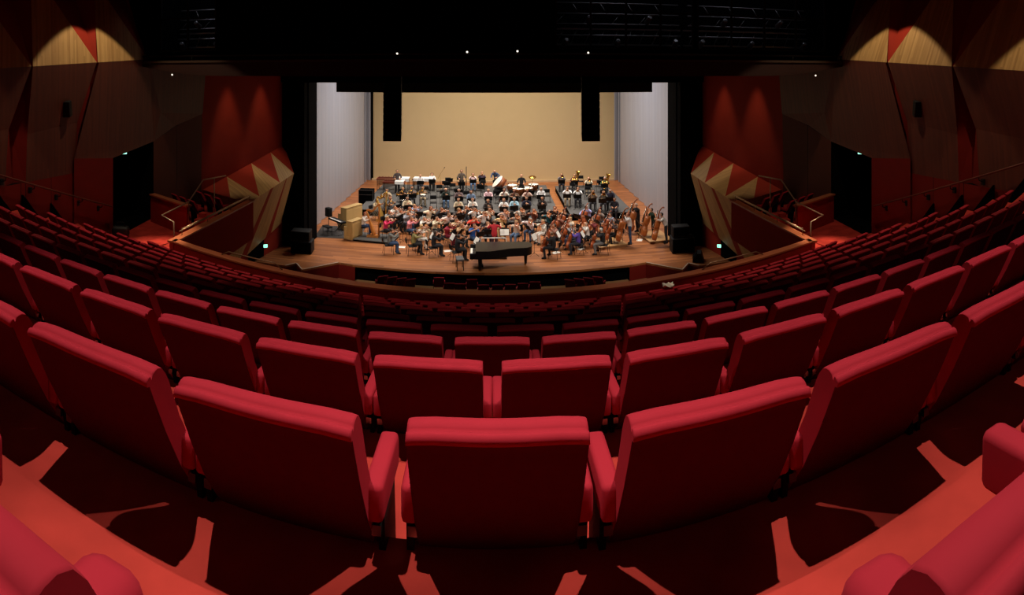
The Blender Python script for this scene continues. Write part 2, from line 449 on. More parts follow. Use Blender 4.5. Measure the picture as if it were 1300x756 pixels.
    fo = f.build('wall_box_'+SIDEN[s], [M_redwall, M_wallwood, M_wallwood])
    tag(fo, 'faceted box front of oak and red triangles on the %s wall by the stage' % SIDEN[s], None, kind='structure')

    # gallery parapet of the side box, running towards the stage
    g = MB(); xo = -8.72
    pl = [(-8.72, 14.62), (-8.84, 20.75)]
    def wallseg(mb, a, b2, z0, z1, th, mi=0):
        d = Vector((b2[0]-a[0], b2[1]-a[1])).normalized(); nrm = Vector((-d.y, d.x))*th/2
        c = [(a[0]-nrm.x, a[1]-nrm.y), (b2[0]-nrm.x, b2[1]-nrm.y), (b2[0]+nrm.x, b2[1]+nrm.y), (a[0]+nrm.x, a[1]+nrm.y)]
        vs = mir(s, [(x, y, z0) for x, y in c]+[(x, y, z1) for x, y in c])
        mb.add(vs, ((0,3,2,1),(4,5,6,7),(0,1,5,4),(1,2,6,5),(2,3,7,6),(3,0,4,7)), mi)
    r = thing('side_box_parapet', 'dark red parapet of the %s side box with timber cap and metal rails' % SIDEN[s], 'parapet', (s*8.78, 17.7, LAND-.9))
    def part(mb, name, m, root):
        o = mb.build(name, m); o.parent = root; o.matrix_parent_inverse = Matrix.Translation(-Vector(root.location)); return o
    wallseg(g, *pl, LAND-.95, PARZ-.05, .12); part(g, 'panel', M_parapet, r)
    g = MB(); wallseg(g, *pl, PARZ-.05, PARZ, .26); part(g, 'cap', M_rail, r)
    for zz, off in ((.13, -.05), (.22, .05)):
        g = MB(); g.tube(mir(s, [(-8.74+off, 15.2, PARZ+zz), (-8.84+off, 20.6, PARZ+zz)]), .017, 6); part(g, 'rail', M_steel, r)
    for yy in (15.3, 17, 18.8, 20.5):
        g = MB(); g.tube(mir(s, [(-8.75-.016*(yy-15), yy, PARZ-.01), (-8.75-.016*(yy-15), yy, PARZ+.22)]), .014, 6); part(g, 'post', M_steel, r)
    # low wall round the box seats and its handrail
    r = thing('box_wall', 'low dark red wall with timber cap behind the %s box seats' % SIDEN[s], 'low wall', (s*10.3, 17.4, LAND))
    g = MB(); wallseg(g, (-11.5, 17.95), (-9.5, 17.0), LAND-.02, LAND+.95, .12); part(g, 'panel', M_parapet, r)
    g = MB(); wallseg(g, (-11.5, 17.95), (-9.46, 16.98), LAND+.95, LAND+1.0, .24); part(g, 'cap', M_rail, r)
    r = thing('handrail', 'bent metal handrail beside the steps of the %s side box' % SIDEN[s], 'handrail', (s*9.2, 16, LAND))
    g = MB(); g.tube(mir(s, [(-8.95, 15.15, LAND+.02), (-8.95, 15.15, LAND+.92), (-9.62, 15.55, LAND+.95), (-9.45, 16.95, LAND+1.12), (-9.25, 17.6, LAND+1.75), (-9.05, 18.9, LAND+1.70)]), .024, 8); part(g, 'rail', M_steel, r)
    for p in ((-9.45, 16.95, LAND+1.12), (-9.15, 18.2, LAND+1.72)):
        g = MB(); g.tube(mir(s, [(p[0], p[1], LAND-.1), p]), .018, 6); part(g, 'post', M_steel, r)
    # steps in the box
    g = MB()
    for k in range(4): 
        x0, x1 = sorted((s*9.55, s*8.95)); g.box(x0, x1, 16.9+.3*k, 17.2+.3*k, LAND-.02, LAND+.14+.14*k)
    struct('floor_steps_'+SIDEN[s], g, M_carpet)
    for k in range(6):
        row, c = divmod(k, 3)
        o = bpy.data.objects.new('theatre_seat', FARM); COL.objects.link(o)
        ang = -.62
        base = Vector((-11.1, 18.75)) + Vector((.52, -.30))*c + Vector((.55, .80))*row*1.05
        o.location = (s*-base.x, base.y, LAND+.0-(.0 if row == 0 else .0)); o.rotation_euler = (0, 0, s*-1*ang if s < 0 else -ang*-1*-1)
        o.rotation_euler = (0, 0, -.62 if s < 0 else .62)
        tag(o, 'red theatre seat in the %s side box, %s row, %s from the wall' % (SIDEN[s], 'back' if row == 0 else 'front', ORD[c+1]), 'theatre seat', 'seats in the side boxes')
    # sloping handrail on the wall beside the stairs
    r = thing('wall_handrail', 'sloping wooden handrail on brackets along the %s wall stairs' % SIDEN[s], 'handrail', (s*11.6, 12, 5))
    hp = [(-11.56, 3., 8.95), (-11.56, 10.7, 6.37), (-11.56, 15.6, 4.72)]
    g = MB(); g.tube(mir(s, hp), .026, 8); part(g, 'rail', mat('handrail wood', (92, 44, 32), .4), r)
    for yy in (10.9, 12.0, 13.1, 14.1, 15.1):
        zz = 6.37-(yy-10.7)*(6.37-4.72)/4.9
        g = MB(); g.tube(mir(s, [(-11.56, yy, zz-.02), (-11.57, yy, zz-.10), (-11.74, yy, zz-.16)]), .014, 6)
        q = -11.74; g.box(*sorted((s*11.70, s*11.76)), yy-.05, yy+.05, zz-.24, zz-.08); part(g, 'bracket', M_frame, r)
    # exit signs: over the side door and over the stage-level door
    for (px, py, where, X) in ((157.5, 193, 'over the %s balcony door' % SIDEN[s], -11.98), (337, 313, 'over the stalls door left of the stage' if s < 0 else 'over the stalls door right of the stage', -10.66)):
        q = at_x(px, py, X)
        if X > -11: q = Vector((-10.62, 26.6, EYE-.2925*28.6))
        r = thing('exit_sign', 'small glowing green and white exit sign %s' % where, 'exit sign', (s*-q.x, q.y, q.z))
        r.rotation_euler = (0, 0, s*-.62)
        wd, ht = .19, .15
        g = MB(); g.box(-wd/2-.012, wd/2+.012, 0., .05, -ht/2-.012, ht/2+.012); g.build('case', M_frame, r)
        g = MB(); g.box(-wd/2, wd/2, -.004, .0, -ht/2, ht/2); p0 = g.build('lit_panel', mat('exit sign light', (150, 235, 205), .4, 0, emit=2.2), r)
        g = MB(); y = -.006         # running figure and arrow in dark green
        for a, b2, rr in (((-.01, .02), (.015, -.02), .012), ((.015, -.02), (.035, -.03), .008), ((.035, -.03), (.03, -.06), .007), ((.012, -.02), (-.015, -.045), .008), ((-.015, -.045), (-.045, -.05), .007), ((-.008, .018), (.025, .008), .006), ((-.008, .018), (-.035, .005), .006)):
            g.tube([(a[0]-.03, y, a[1]), (b2[0]-.03, y, b2[1])], rr, 6)
        g.lathe([(0, -.003), (.013, -.003), (.013, .003), (0, .003)], 10, 0, Matrix.Translation((-.04, y, .045)) @ Matrix.Rotation(PI/2, 4, 'X'))
        g.prism([(.03, -.006), (.055, -.006), (.055, -.022), (.08, 0), (.055, .022), (.055, .006), (.03, .006)], 'y', y-.002, y+.002)
        g.build('pictogram', mat('exit sign green', (18, 120, 78), .5), r)
    # doorway to the stalls under the box front
    g = MB()
    def onw(t, z, off=.03):
        a = Vector((-11.66, 22.)).lerp(Vector((-10.75, 29.6)), t); return (a.x+off, a.y-.0, z)
    d0, d1 = .50, .70
    g.add(mir(s, [onw(d0, -1.), onw(d1, -1.), onw(d1, 1.05), onw(d0, .85)]), [(0, 1, 2, 3)])
    struct('door_%d' % (1 if s < 0 else 2), g, M_black)
    # black proscenium tower
    g = MB(); a, b2 = sorted((s*10.75, s*9.55)); g.box(a, b2, 29.3, 30.6, 0., 10.5); 
    g.box(*sorted((s*9.62, s*9.50)), 29.9, 31.4, 0., 10.5)
    struct('trim_%d' % (1 if s < 0 else 2), g, M_black)

# balcony parapet with timber cap
r = thing('balcony_parapet', 'curved dark red balcony parapet with a broad timber cap in front of the seats', 'parapet', (0, 24*P, PARZ-1.5))
def part(mb, name, m, root):
    o = mb.build(name, m); o.parent = root; o.matrix_parent_inverse = Matrix.Translation(-Vector(root.location)); return o
g = MB(); xs = arcx(-8.72, 8.72, 48)
for a, b in zip(xs, xs[1:]):
    for q in (0, .14): g.quad((a, par_y(a)+q, PARZ-1.5), (b, par_y(b)+q, PARZ-1.5), (b, par_y(b)+q, PARZ-.04), (a, par_y(a)+q, PARZ-.04))
    g.quad((a, par_y(a), PARZ-1.5), (b, par_y(b), PARZ-1.5), (b, par_y(b)+.14, PARZ-1.5), (a, par_y(a)+.14, PARZ-1.5))
part(g, 'panel', M_parapet, r)
g = MB()
for a, b in zip(xs, xs[1:]):
    y0, y1 = par_y(a), par_y(b)
    vs = [(a, y0-.05, PARZ-.04), (b, y1-.05, PARZ-.04), (b, y1+.22, PARZ-.04), (a, y0+.22, PARZ-.04), (a, y0-.05, PARZ), (b, y1-.05, PARZ), (b, y1+.22, PARZ), (a, y0+.22, PARZ)]
    g.add(vs, ((0,3,2,1),(4,5,6,7),(0,1,5,4),(2,3,7,6)))
part(g, 'cap', M_rail, r)
for s in (-1, 1):
    g = MB(); xa = arcx(s*6.9, s*5.0, 8)
    pts = [(x, par_y(x)+.12, PARZ+.13*min(1, i*1., (8-i)*1.)) for i, x in enumerate(xa)]
    g.tube(pts, .016, 6); part(g, 'guard_rail', M_steel, r)

# ------------------------------------------------------------------ stage, stalls, proscenium
front = [(-11.2, 26.35), (-9.5, 26.35), (-9.16, 26.85), (-8.6, 26.05), (-7.25, 27.55), (-6.4, 27.33), (-3.2, 27.05), (0, 26.92),
         (3.2, 27.05), (6.4, 27.33), (7.25, 27.55), (8.6, 26.05), (9.16, 26.85), (9.5, 26.35), (11.2, 26.35)]
g = MB(); n = len(front)
back = [(11.2, 50.), (-11.2, 50.)]
g.add([(x, y, 0) for x, y in front+back], [list(range(n+2))])
for a, b in zip(front, front[1:]): g.quad((a[0], a[1], 0), (b[0], b[1], 0), (b[0], b[1], -.09), (a[0], a[1], -.09), 0)
for a, b in zip(front, front[1:]):
    side = abs((a[0]+b[0])/2) > 6.4
    mi = 1 if side else 2
    o = 0 if side else .25
    g.quad((a[0], a[1]+o, -.09), (b[0], b[1]+o, -.09), (b[0], b[1]+o, -1.2), (a[0], a[1]+o, -1.2), mi)
so = g.build('floor_stage', [M_stage, M_darkred, M_black]); tag(so, kind='structure')
g = MB()
for k in (1, 2, 3, 10, 11, 12):
    a, b = Vector(front[k]), Vector(front[k+1]); d = (b-a).normalized(); nn = Vector((-d.y, d.x))*.05
    g.add([(a.x, a.y, .006), (b.x, b.y, .006), (b.x+nn.x, b.y+nn.y, .006), (a.x+nn.x, a.y+nn.y, .006)], [(0, 1, 2, 3)])
struct('trim_3', g, mat('pale edge strip', (196, 186, 170), .5))
g = MB(); g.quad((-12, 9, -.75), (12, 9, -.75), (12, 30, -.75), (-12, 30, -.75)); struct('floor_stalls', g, wood('stalls boards', (150, 112, 72), (184, 142, 98), 'X', .14, .5))
# header, border cloth
g = MB(); g.box(-10.9, 10.9, 29.2, 29.6, 8.55, 12.); struct('trim_4', g, M_black)
g = MB(); x0, x1 = at_y(427, 118, 30.6).x, at_y(828, 118, 30.6).x
vs = []; fs = []; N = 80
for i in range(N+1):
    x = x0+(x1-x0)*i/N; y = 30.6+.03*math.sin(i*1.3)
    vs += [(x, y, 8.02), (x, y, 12.)]
g.add(vs, [(2*i, 2*i+2, 2*i+3, 2*i+1) for i in range(N)], 0, True)
g.add([(v[0], v[1]+.04, v[2]) for v in vs], [(2*i, 2*i+2, 2*i+3, 2*i+1) for i in range(N)], 0, True)
tag(g.build('border_curtain', mat('midnight border cloth', (9, 10, 18), .95)), 'black border curtain hanging across the top of the stage opening', 'curtain')
# ceiling and far darkness
g = MB(); g.box(-14, 14, -5, 29, 15.2, 15.5); g.box(-12.5, 12.5, 29.2, 51, 14.5, 14.8)
struct('ceiling', g, M_black)
# backdrop, stage house walls
g = MB(); xl, xr = at_y(474, 200, 49.2).x, at_y(780, 200, 49.2).x
g.box(xl, xr, 49.2, 49.3, 0.0, 13.5)
bk = tag(g.build('backdrop', M_tan), 'plain tan backdrop filling the rear of the stage', 'backdrop')
g = MB()
for i in range(int((xr-xl)/.9)+1): pass
g.box(xl-.1, xr+.1, 49.0, 49.4, 0, .14); struct('baseboard_stage', g, mat('pale skirting', (200, 170, 130), .6))
g = MB(); g.box(-12, 12, 50.2, 50.4, 0, 14); struct('wall_back', g, M_black)
for s, xe in ((-1, xl), (1, xr)):      # laced edge of the backdrop: dark ladder strip, and grey returns
    r = thing('lacing_frame', 'dark laced upright along the %s edge of the tan backdrop' % SIDEN[s], 'frame', (xe+s*.15, 49.15, 0))
    g = MB()
    for dx in (.06, .34): g.box(*sorted((s*(dx-.06), s*(dx-.02))), 0, .06, 0, 13.)
    g.build('upright', M_frame, r)
    g = MB()
    for k in range(62): g.box(*sorted((s*.0, s*.32)), .01, .05, .1+k*.2, .18+k*.2)
    g.build('rungs', M_frame, r)
# grey acoustic panels down both sides of the stage
def panel_mb(wd, h):
    mb = MB(); mb.box(-wd/2, wd/2, -.04, .04, 0.02, h, bev=.012); return mb
ys = [32.0+1.62*k for k in range(10)]
for s in (-1, 1):
    for k, y in enumerate(ys):
        x = s*(10.27+.02*k)
        r = thing('acoustic_panel', 'tall grey acoustic shell panel on the %s side of the stage, %s from the front' % (SIDEN[s], ORD[k+1]), 'acoustic panel', (x, y, 0), PI/2+s*.10, 'grey acoustic shell panels')
        panel_mb(1.72, 12.2).build('face_panel', M_panel, r)
        g = MB()
        for q in (-.5, 0, .5): g.box(q-.03, q+.03, -.12 if s > 0 else .04, -.04 if s > 0 else .12, .05, 12.)
        g.build('brace', M_frame, r)
    for k, (xx, yy) in enumerate(((10.62, 48.2), (10.42, 48.95))):
        r = thing('acoustic_panel', 'narrow grey shell panel turned into the %s rear corner, %s' % (SIDEN[s], ('outer', 'inner')[k]), 'acoustic panel', (s*xx, yy, 0), s*.35, 'grey acoustic shell panels')
        panel_mb(.62, 12.2).build('face_panel', M_panel, r)

# ------------------------------------------------------------------ lighting bridge
r = thing('lighting_bridge', 'dark lighting bridge spanning the hall above the stage opening', 'lighting bridge', (0, 17.5, 9.))
BRIDGE = r
g = MB(); N = 60; vs = []
for i in range(N+1):
    x = -12.4+24.8*i/N; ax = abs(x)
    zb = 8.965+(0 if ax < 8.6 else ((ax-8.6)/3.4)**1.6*.42)
    zt = 9.40+(.08 if ax < 5 else 0)*0
    vs += [(x, 17.2, zb), (x, 17.2, zt), (x, 19.6, zt), (x, 19.6, zb)]
g.add(vs, [(4*i+a, 4*i+4+a, 4*i+4+(a+1) % 4, 4*i+(a+1) % 4) for i in range(N) for a in range(4)]); part(g, 'soffit', M_bridge, r)
g = MB(); g.box(-12.3, 12.3, 17.15, 17.35, 9.40, 9.47); part(g, 'ledge', mat('bridge ledge', (58, 44, 36), .4), r)
g = MB(); g.tube([(-12.2, 17.25, 9.62), (12.2, 17.25, 9.62)], .03, 8); part(g, 'rail', mat('bridge rail', (60, 50, 44), .35, metal=.6), r)
for k in range(13):
    g = MB(); x = -11.4+1.9*k; g.tube([(x, 17.25, 9.45), (x, 17.25, 9.62)], .02, 6); part(g, 'post', M_frame, r)
g = MB(); g.box(-12.3, 12.3, 19.5, 19.7, 9.3, 15.2); part(g, 'back_wall', M_black, r)
for s in (-1, 1): g = MB(); g.box(*sorted((s*11.0, s*11.2)), 17.5, 19.6, 9.4, 15.2); part(g, 'end_wall', M_black, r)
# upper front: black cladding with glazed bays
bays = ((-10.9, at_y(276, 30, 17.6).x), (at_y(704, 30, 17.6).x, at_y(880, 30, 17.6).x), (at_y(884, 30, 17.6).x, 10.95))
g = MB(); xx = -12.4
for a, b in bays:
    g.box(xx, a, 17.5, 17.7, 9.45, 15.2); xx = b
g.box(xx, 12.4, 17.5, 17.7, 9.45, 15.2)
for a, b in bays: g.box(a, b, 17.5, 17.7, 9.45, 9.78)
part(g, 'cladding', M_black, r)
for a, b in bays:
    g = MB()
    for t in [a+.03]+[a+(b-a)*k/(2 if b-a < 3 else 4) for k in range(1, (2 if b-a < 3 else 4))]+[b-.03]: g.box(t-.025, t+.025, 17.52, 17.6, 9.78, 13.)
    for z in (9.8, 10.9): g.box(a, b, 17.52, 17.6, z-.02, z+.02)
    wf = part(g, 'window_frame', M_frame, r)
    g = MB(); g.box(a, b, 18.9, 18.96, 9.95, 10.0); g.box(a, b, 18.9, 18.96, 10.45, 10.5)
    g.tube([(a+.1, 18.6, 10.25), (b-.1, 18.6, 10.25)], .03, 6)
    for k in range(int((b-a)/.45)): g.tube([(a+.2+.45*k, 18.93, 9.97), (a+.42+.45*k, 18.93, 10.48)], .015, 5)
    part(g, 'truss', mat('truss grey', (120, 118, 115), .4, metal=.7), r)
for a, b in bays:
    g = MB(); n = int((b-a)/.3)
    for z in (10.62, 10.95, 11.3): g.tube([(a+.1, 18.7+.2*(z-10.6), z), (b-.1, 18.7+.2*(z-10.6), z)], .02, 5)
    for k in range(0, n-2, 3): g.tube([(a+.15+.3*k, 18.72, 10.62), (a+.45+.3*k, 18.8, 10.95)], .012, 4); g.tube([(a+.9+.3*k, 18.75, 10.95), (a+.7+.3*k, 18.84, 11.3)], .012, 4)
    part(g, 'pipe_grid', mat('truss grey', (120, 118, 115), .4, metal=.7), r)
def lamp_mb():
    mb = MB(); mb.lathe([(.05, .16), (.085, .14), (.09, -.10), (.10, -.14), (.095, -.15), (.0, -.13)], 12); return mb
lamp_me = lamp_mb().mesh('stage_light', mat('lamp body', (120, 118, 116), .35, metal=.8))
kl = 0
for a, b in bays:
    m = 3 if b-a < 3 else 5
    for k in range(m):
        x = a+(b-a)*(k+.5)/m+.12*math.sin(k*5)
        o = bpy.data.objects.new('stage_light', lamp_me); COL.objects.link(o); kl += 1
        o.location = (x, 18.45, 10.02+.12*math.sin(k*3.1)); o.rotation_euler = (1.0+.2*math.sin(k), .3*math.cos(k*2), 0)
        if k % 2: o.location.z += .72
        tag(o, 'grey stage lantern hanging in the lighting bridge window, %s from the left' % ORD[kl], 'stage light', 'lanterns in the lighting bridge')
# small lit indicator lamps along the bridge
for k, (px, py) in enumerate(((168, 79), (217, 95), (504, 68), (593, 66), (657, 65), (747, 67), (1037, 96), (1086, 80))):
    p = at_y(px, py, 17.12)
    p.y = 17.2 if p.z < 9.4 else 17.15
    g = MB().lathe([(0, -.015), (.022, -.012), (.03, 0), (.022, .012), (0, .015)], 8, 0, Matrix.Translation(p) @ Matrix.Rotation(PI/2, 4, 'X')); part(g, 'indicator_lamp', mat('small lamp', (255, 244, 225), .4, 0, emit=1.6), BRIDGE)
# hanging speaker arrays
for s, px in ((-1, 498.5), (1, 749.5)):
    x = at_y(px, 150, 27.6).x
    r = thing('speaker_array', 'black line array of loudspeakers hanging on the %s in front of the border' % SIDEN[s], 'loudspeaker array', (x, 27.6, 6.15), s*-.1, 'hanging loudspeaker arrays')
    zt = 9.0; z = zt; tilt = 0.; y = 0.
    for k in range(10):
        tilt = -.01*k-.0009*k*k*1.5
        h = .30
        M = Matrix.Translation((0, y, z-6.15-h/2)) @ Matrix.Rotation(-tilt*2.6, 4, 'X')
        g = MB(); g.box(-.42, .42, -.30, .30, -h/2+.008, h/2-.008, 0, M, bev=.02); c = g.build('cabinet', M_frame, r)
        g = MB(); g.box(-.38, .38, -.312, -.30, -h/2+.03, h/2-.03, 0, M); g.build('grille', M_black, c)
        z -= h; y += .30*math.sin(tilt*1.2)
    g = MB(); g.tube([(-.3, 0, zt-6.15), (-.3, 0, 5.)], .015, 5); g.tube([(.3, 0, zt-6.15), (.3, 0, 5.)], .015, 5); g.box(-.45, .45, -.2, .2, zt-6.15, zt-6.08); g.build('flying_frame', M_frame, r)

# ------------------------------------------------------------------ lights
def area(name, loc, target, sx, sy, power, rgb, spread=PI):
    l = bpy.data.lights.new(name, 'AREA'); l.shape = 'RECTANGLE'; l.size = sx; l.size_y = sy; l.energy = power; l.color = lin(rgb)[:3]; l.spread = spread
    o = bpy.data.objects.new(name, l); COL.objects.link(o); o.location = loc
    o.rotation_euler = (Vector(target)-Vector(loc)).to_track_quat('-Z', 'Y').to_euler(); return o
def spot(name, loc, target, power, rgb, deg, blend=.15, size=.05):
    l = bpy.data.lights.new(name, 'SPOT'); l.energy = power; l.color = lin(rgb)[:3]; l.spot_size = math.radians(deg); l.spot_blend = blend; l.shadow_soft_size = size
    o = bpy.data.objects.new(name, l); COL.objects.link(o); o.location = loc
    o.rotation_euler = (Vector(target)-Vector(loc)).to_track_quat('-Z', 'Y').to_euler(); return o
WARM = (255, 226, 190); NEUT = (255, 243, 230); COOL = (226, 232, 255)
for k, y in enumerate((33, 38, 43)):
    area('stage_flood_%d' % k, (0, y, 13.6), (0, y+.5, 0), 15, .8, 900, NEUT, 2.2)
for x in (-8, -2.8, 2.8, 8): spot('bridge_spot', (x, 19.85, 9.25), (x*.72, 30.6, 0), 2300, NEUT, 36, .8, .12)
area('backdrop_flood', (0, 46.2, 13.6), (0, 49.2, 4), 18, .5, 300, NEUT, 2.4)
for s in (-1, 1): area('panel_flood', (s*6, 38, 13.0), (s*10.3, 39, 5), .6, 12, 250, COOL, 2.2)
for s in (-1, 1):
    spot('house_downlight', (s*2.2, 1.5, EYE+5.4), (s*1.8, 1.45, 5), 1420, NEUT, 56, .7, .03)
    spot('landing_downlight', (s*9.4, 15.1, 10.5), (s*9.45, 15.2, 4), 2600, WARM, 28, .8, .05)
    for yy, xx in ((23.9, 10.45), (26.9, 10.1)): spot('wall_washer', (s*xx, yy, 10.6), (s*xx, yy, 0), 300, WARM, 50, .6, .06)
    for yy in (14.3, 7.6): spot('panel_washer', (s*9.5, yy, 13.0), (s*9.5, yy, 0), 500, WARM, 84, .12, .03)
for x in (-6.5, 0, 6.5): spot('house_row_light', (x, 11.2+B2*x*x, 14.8), (x, 11.4+B2*x*x, 3), 540, WARM, 48, .6, .05)
for a, b in bays: area('bridge_fill', ((a+b)/2, 18.3, 13.5), ((a+b)/2, 18.8, 10), b-a, .3, 9, COOL, 2.0)  # unseen fill added so truss and lanterns show in the bays
for s in (-1, 1): spot('rear_downlight', (s*4.5, -4.5, EYE+6), (s*3.2, 4.6, 6.), 110, NEUT, 44, .8, .3)
w = bpy.data.worlds.new('world'); SC.world = w; w.use_nodes = True
w.node_tree.nodes['Background'].inputs[0].default_value = (.9, .75, .65, 1); w.node_tree.nodes['Background'].inputs[1].default_value = .0015
SC.view_settings.view_transform = 'Standard'; SC.view_settings.look = 'None'; SC.view_settings.exposure = 0; SC.view_settings.gamma = 1
SC.view_settings.use_curve_mapping = False
# ------------------------------------------------------------------ people
M_skin = mat('skin', (214, 158, 124), .55, .06, 20)
M_eye = mat('eye dark', (40, 28, 24), .3)
M_lip = mat('lips', (168, 88, 78), .5)
def cloth(rgb): return mat('cloth %d %d %d' % rgb, rgb, .9, .12, 14, .15)
def hairm(rgb): return mat('hair %d %d %d' % rgb, rgb, .6, .25, 40, .2)
V = Vector
def hand(vs, es, wi, d, n, grip, side):
    """palm, thumb and four unequal fingers; d = along the forearm, n = the way the palm faces, grip 0 open .. 1 closed"""
    w = vs[wi][0]; d = d.normalized(); n = (n-d*n.dot(d)).normalized(); l = d.cross(n)*side   # l points to the thumb side
    def v(p, r, t): vs.append((p, r, t)); return len(vs)-1
    pm = v(w+d*.045, .026, 'hand'); es.append((wi, pm))
    for off, ln in ((.030, .068), (.010, .078), (-.010, .072), (-.029, .056)):
        b = v(w+d*.088+l*off, .0115, 'hand'); es.append((pm, b))
        a1 = .5+.9*grip; d1 = d*math.cos(a1)+n*math.sin(a1); k = v(vs[b][0]+d1*ln*.5, .0095, 'hand'); es.append((b, k))
        a2 = a1+.6+1.0*grip; d2 = d*math.cos(a2)+n*math.sin(a2); t = v(vs[k][0]+d2*ln*.5, .008, 'hand'); es.append((k, t))
    tb = v(w+d*.035+l*.032+n*.008, .012, 'hand'); es.append((pm, tb))
    t2 = v(vs[tb][0]+d*.030+l*.018+n*.022, .010, 'hand'); es.append((tb, t2))
    t3 = v(vs[t2][0]+d*.020+n*.024, .0085, 'hand'); es.append((t2, t3))
def skeleton(J):
    vs = []; es = []
    def v(p, r, t, par=None):
        vs.append((V(p), r, t))
        if par is not None: es.append((par, len(vs)-1))
        return len(vs)-1
    h = J.get('hip', (0, 0, .555)); lean = V(J.get('lean', (0, 0, 0))); H = V(h)
    pel = v(H, .122, 'pelvis')
    bel = v(H+V((0, .01, .15))+lean*.3, .118, 'torso', pel)
    che = v(H+V((0, .02, .33))+lean*.7, .130, 'torso', bel)
    nb = v(H+V((0, .015, .455))+lean, .066, 'torso', che)
    hd = V(J.get('head', (0, 0, 0)))
    nk = v(H+V((0, .025, .51))+lean+hd*.3, .052, 'neck', nb)
    hl = v(H+V((0, .055, .575))+lean+hd*.8, .064, 'head', nk)
    hm = v(H+V((0, .045, .645))+lean+hd, .086, 'head', hl)
    ht = v(H+V((0, .035, .71))+lean+hd*1.1, .072, 'head', hm)
    v(vs[hm][0]+V((0, .105, -.02)), .013, 'head', hm)
    for s in (-1, 1): v(vs[hm][0]+V((s*.094, -.008, -.01)), .015, 'head', hm)
    for s, k in ((-1, 'L'), (1, 'R')):
        sh = v(H+V((s*.172, .01, .415))+lean*.9, .060, 'uarm', che)
        el = v(J['el'+k], .043, 'uarm', sh)
        wr = v(J['wr'+k], .029, 'farm', el)
        hand(vs, es, wr, V(J['wr'+k])-V(J['el'+k]), V(J.get('pn'+k, (0, 0, -1))), J.get('grip', .6), -s)
        hp = v(H+V((s*.088, .03, -.015)), .086, 'thigh', pel)
        kn = v(J.get('kn'+k, (s*.13, .43, .53)), .062, 'thigh', hp)
        K = vs[kn][0]
        cf = v(K.lerp(V(J.get('an'+k, (s*.13, .40, .09))), .35)+V((0, -.012, 0)), .056, 'shin', kn)
        an = v(J.get('an'+k, (s*.13, .40, .09)), .040, 'shin', cf)
        A = vs[an][0]; f = V(J.get('ft'+k, (s*.04, .16, 0)))
        ba = v(A+f*.6+V((0, 0, -.045)), .040, 'foot', an); v(A+f+V((0, 0, -.055)), .032, 'foot', ba)
        v(A-f.normalized()*.05+V((0, 0, -.055)), .032, 'foot', an)
    return vs, es, vs[hm][0], vs[nb][0]
TEMPL = {}
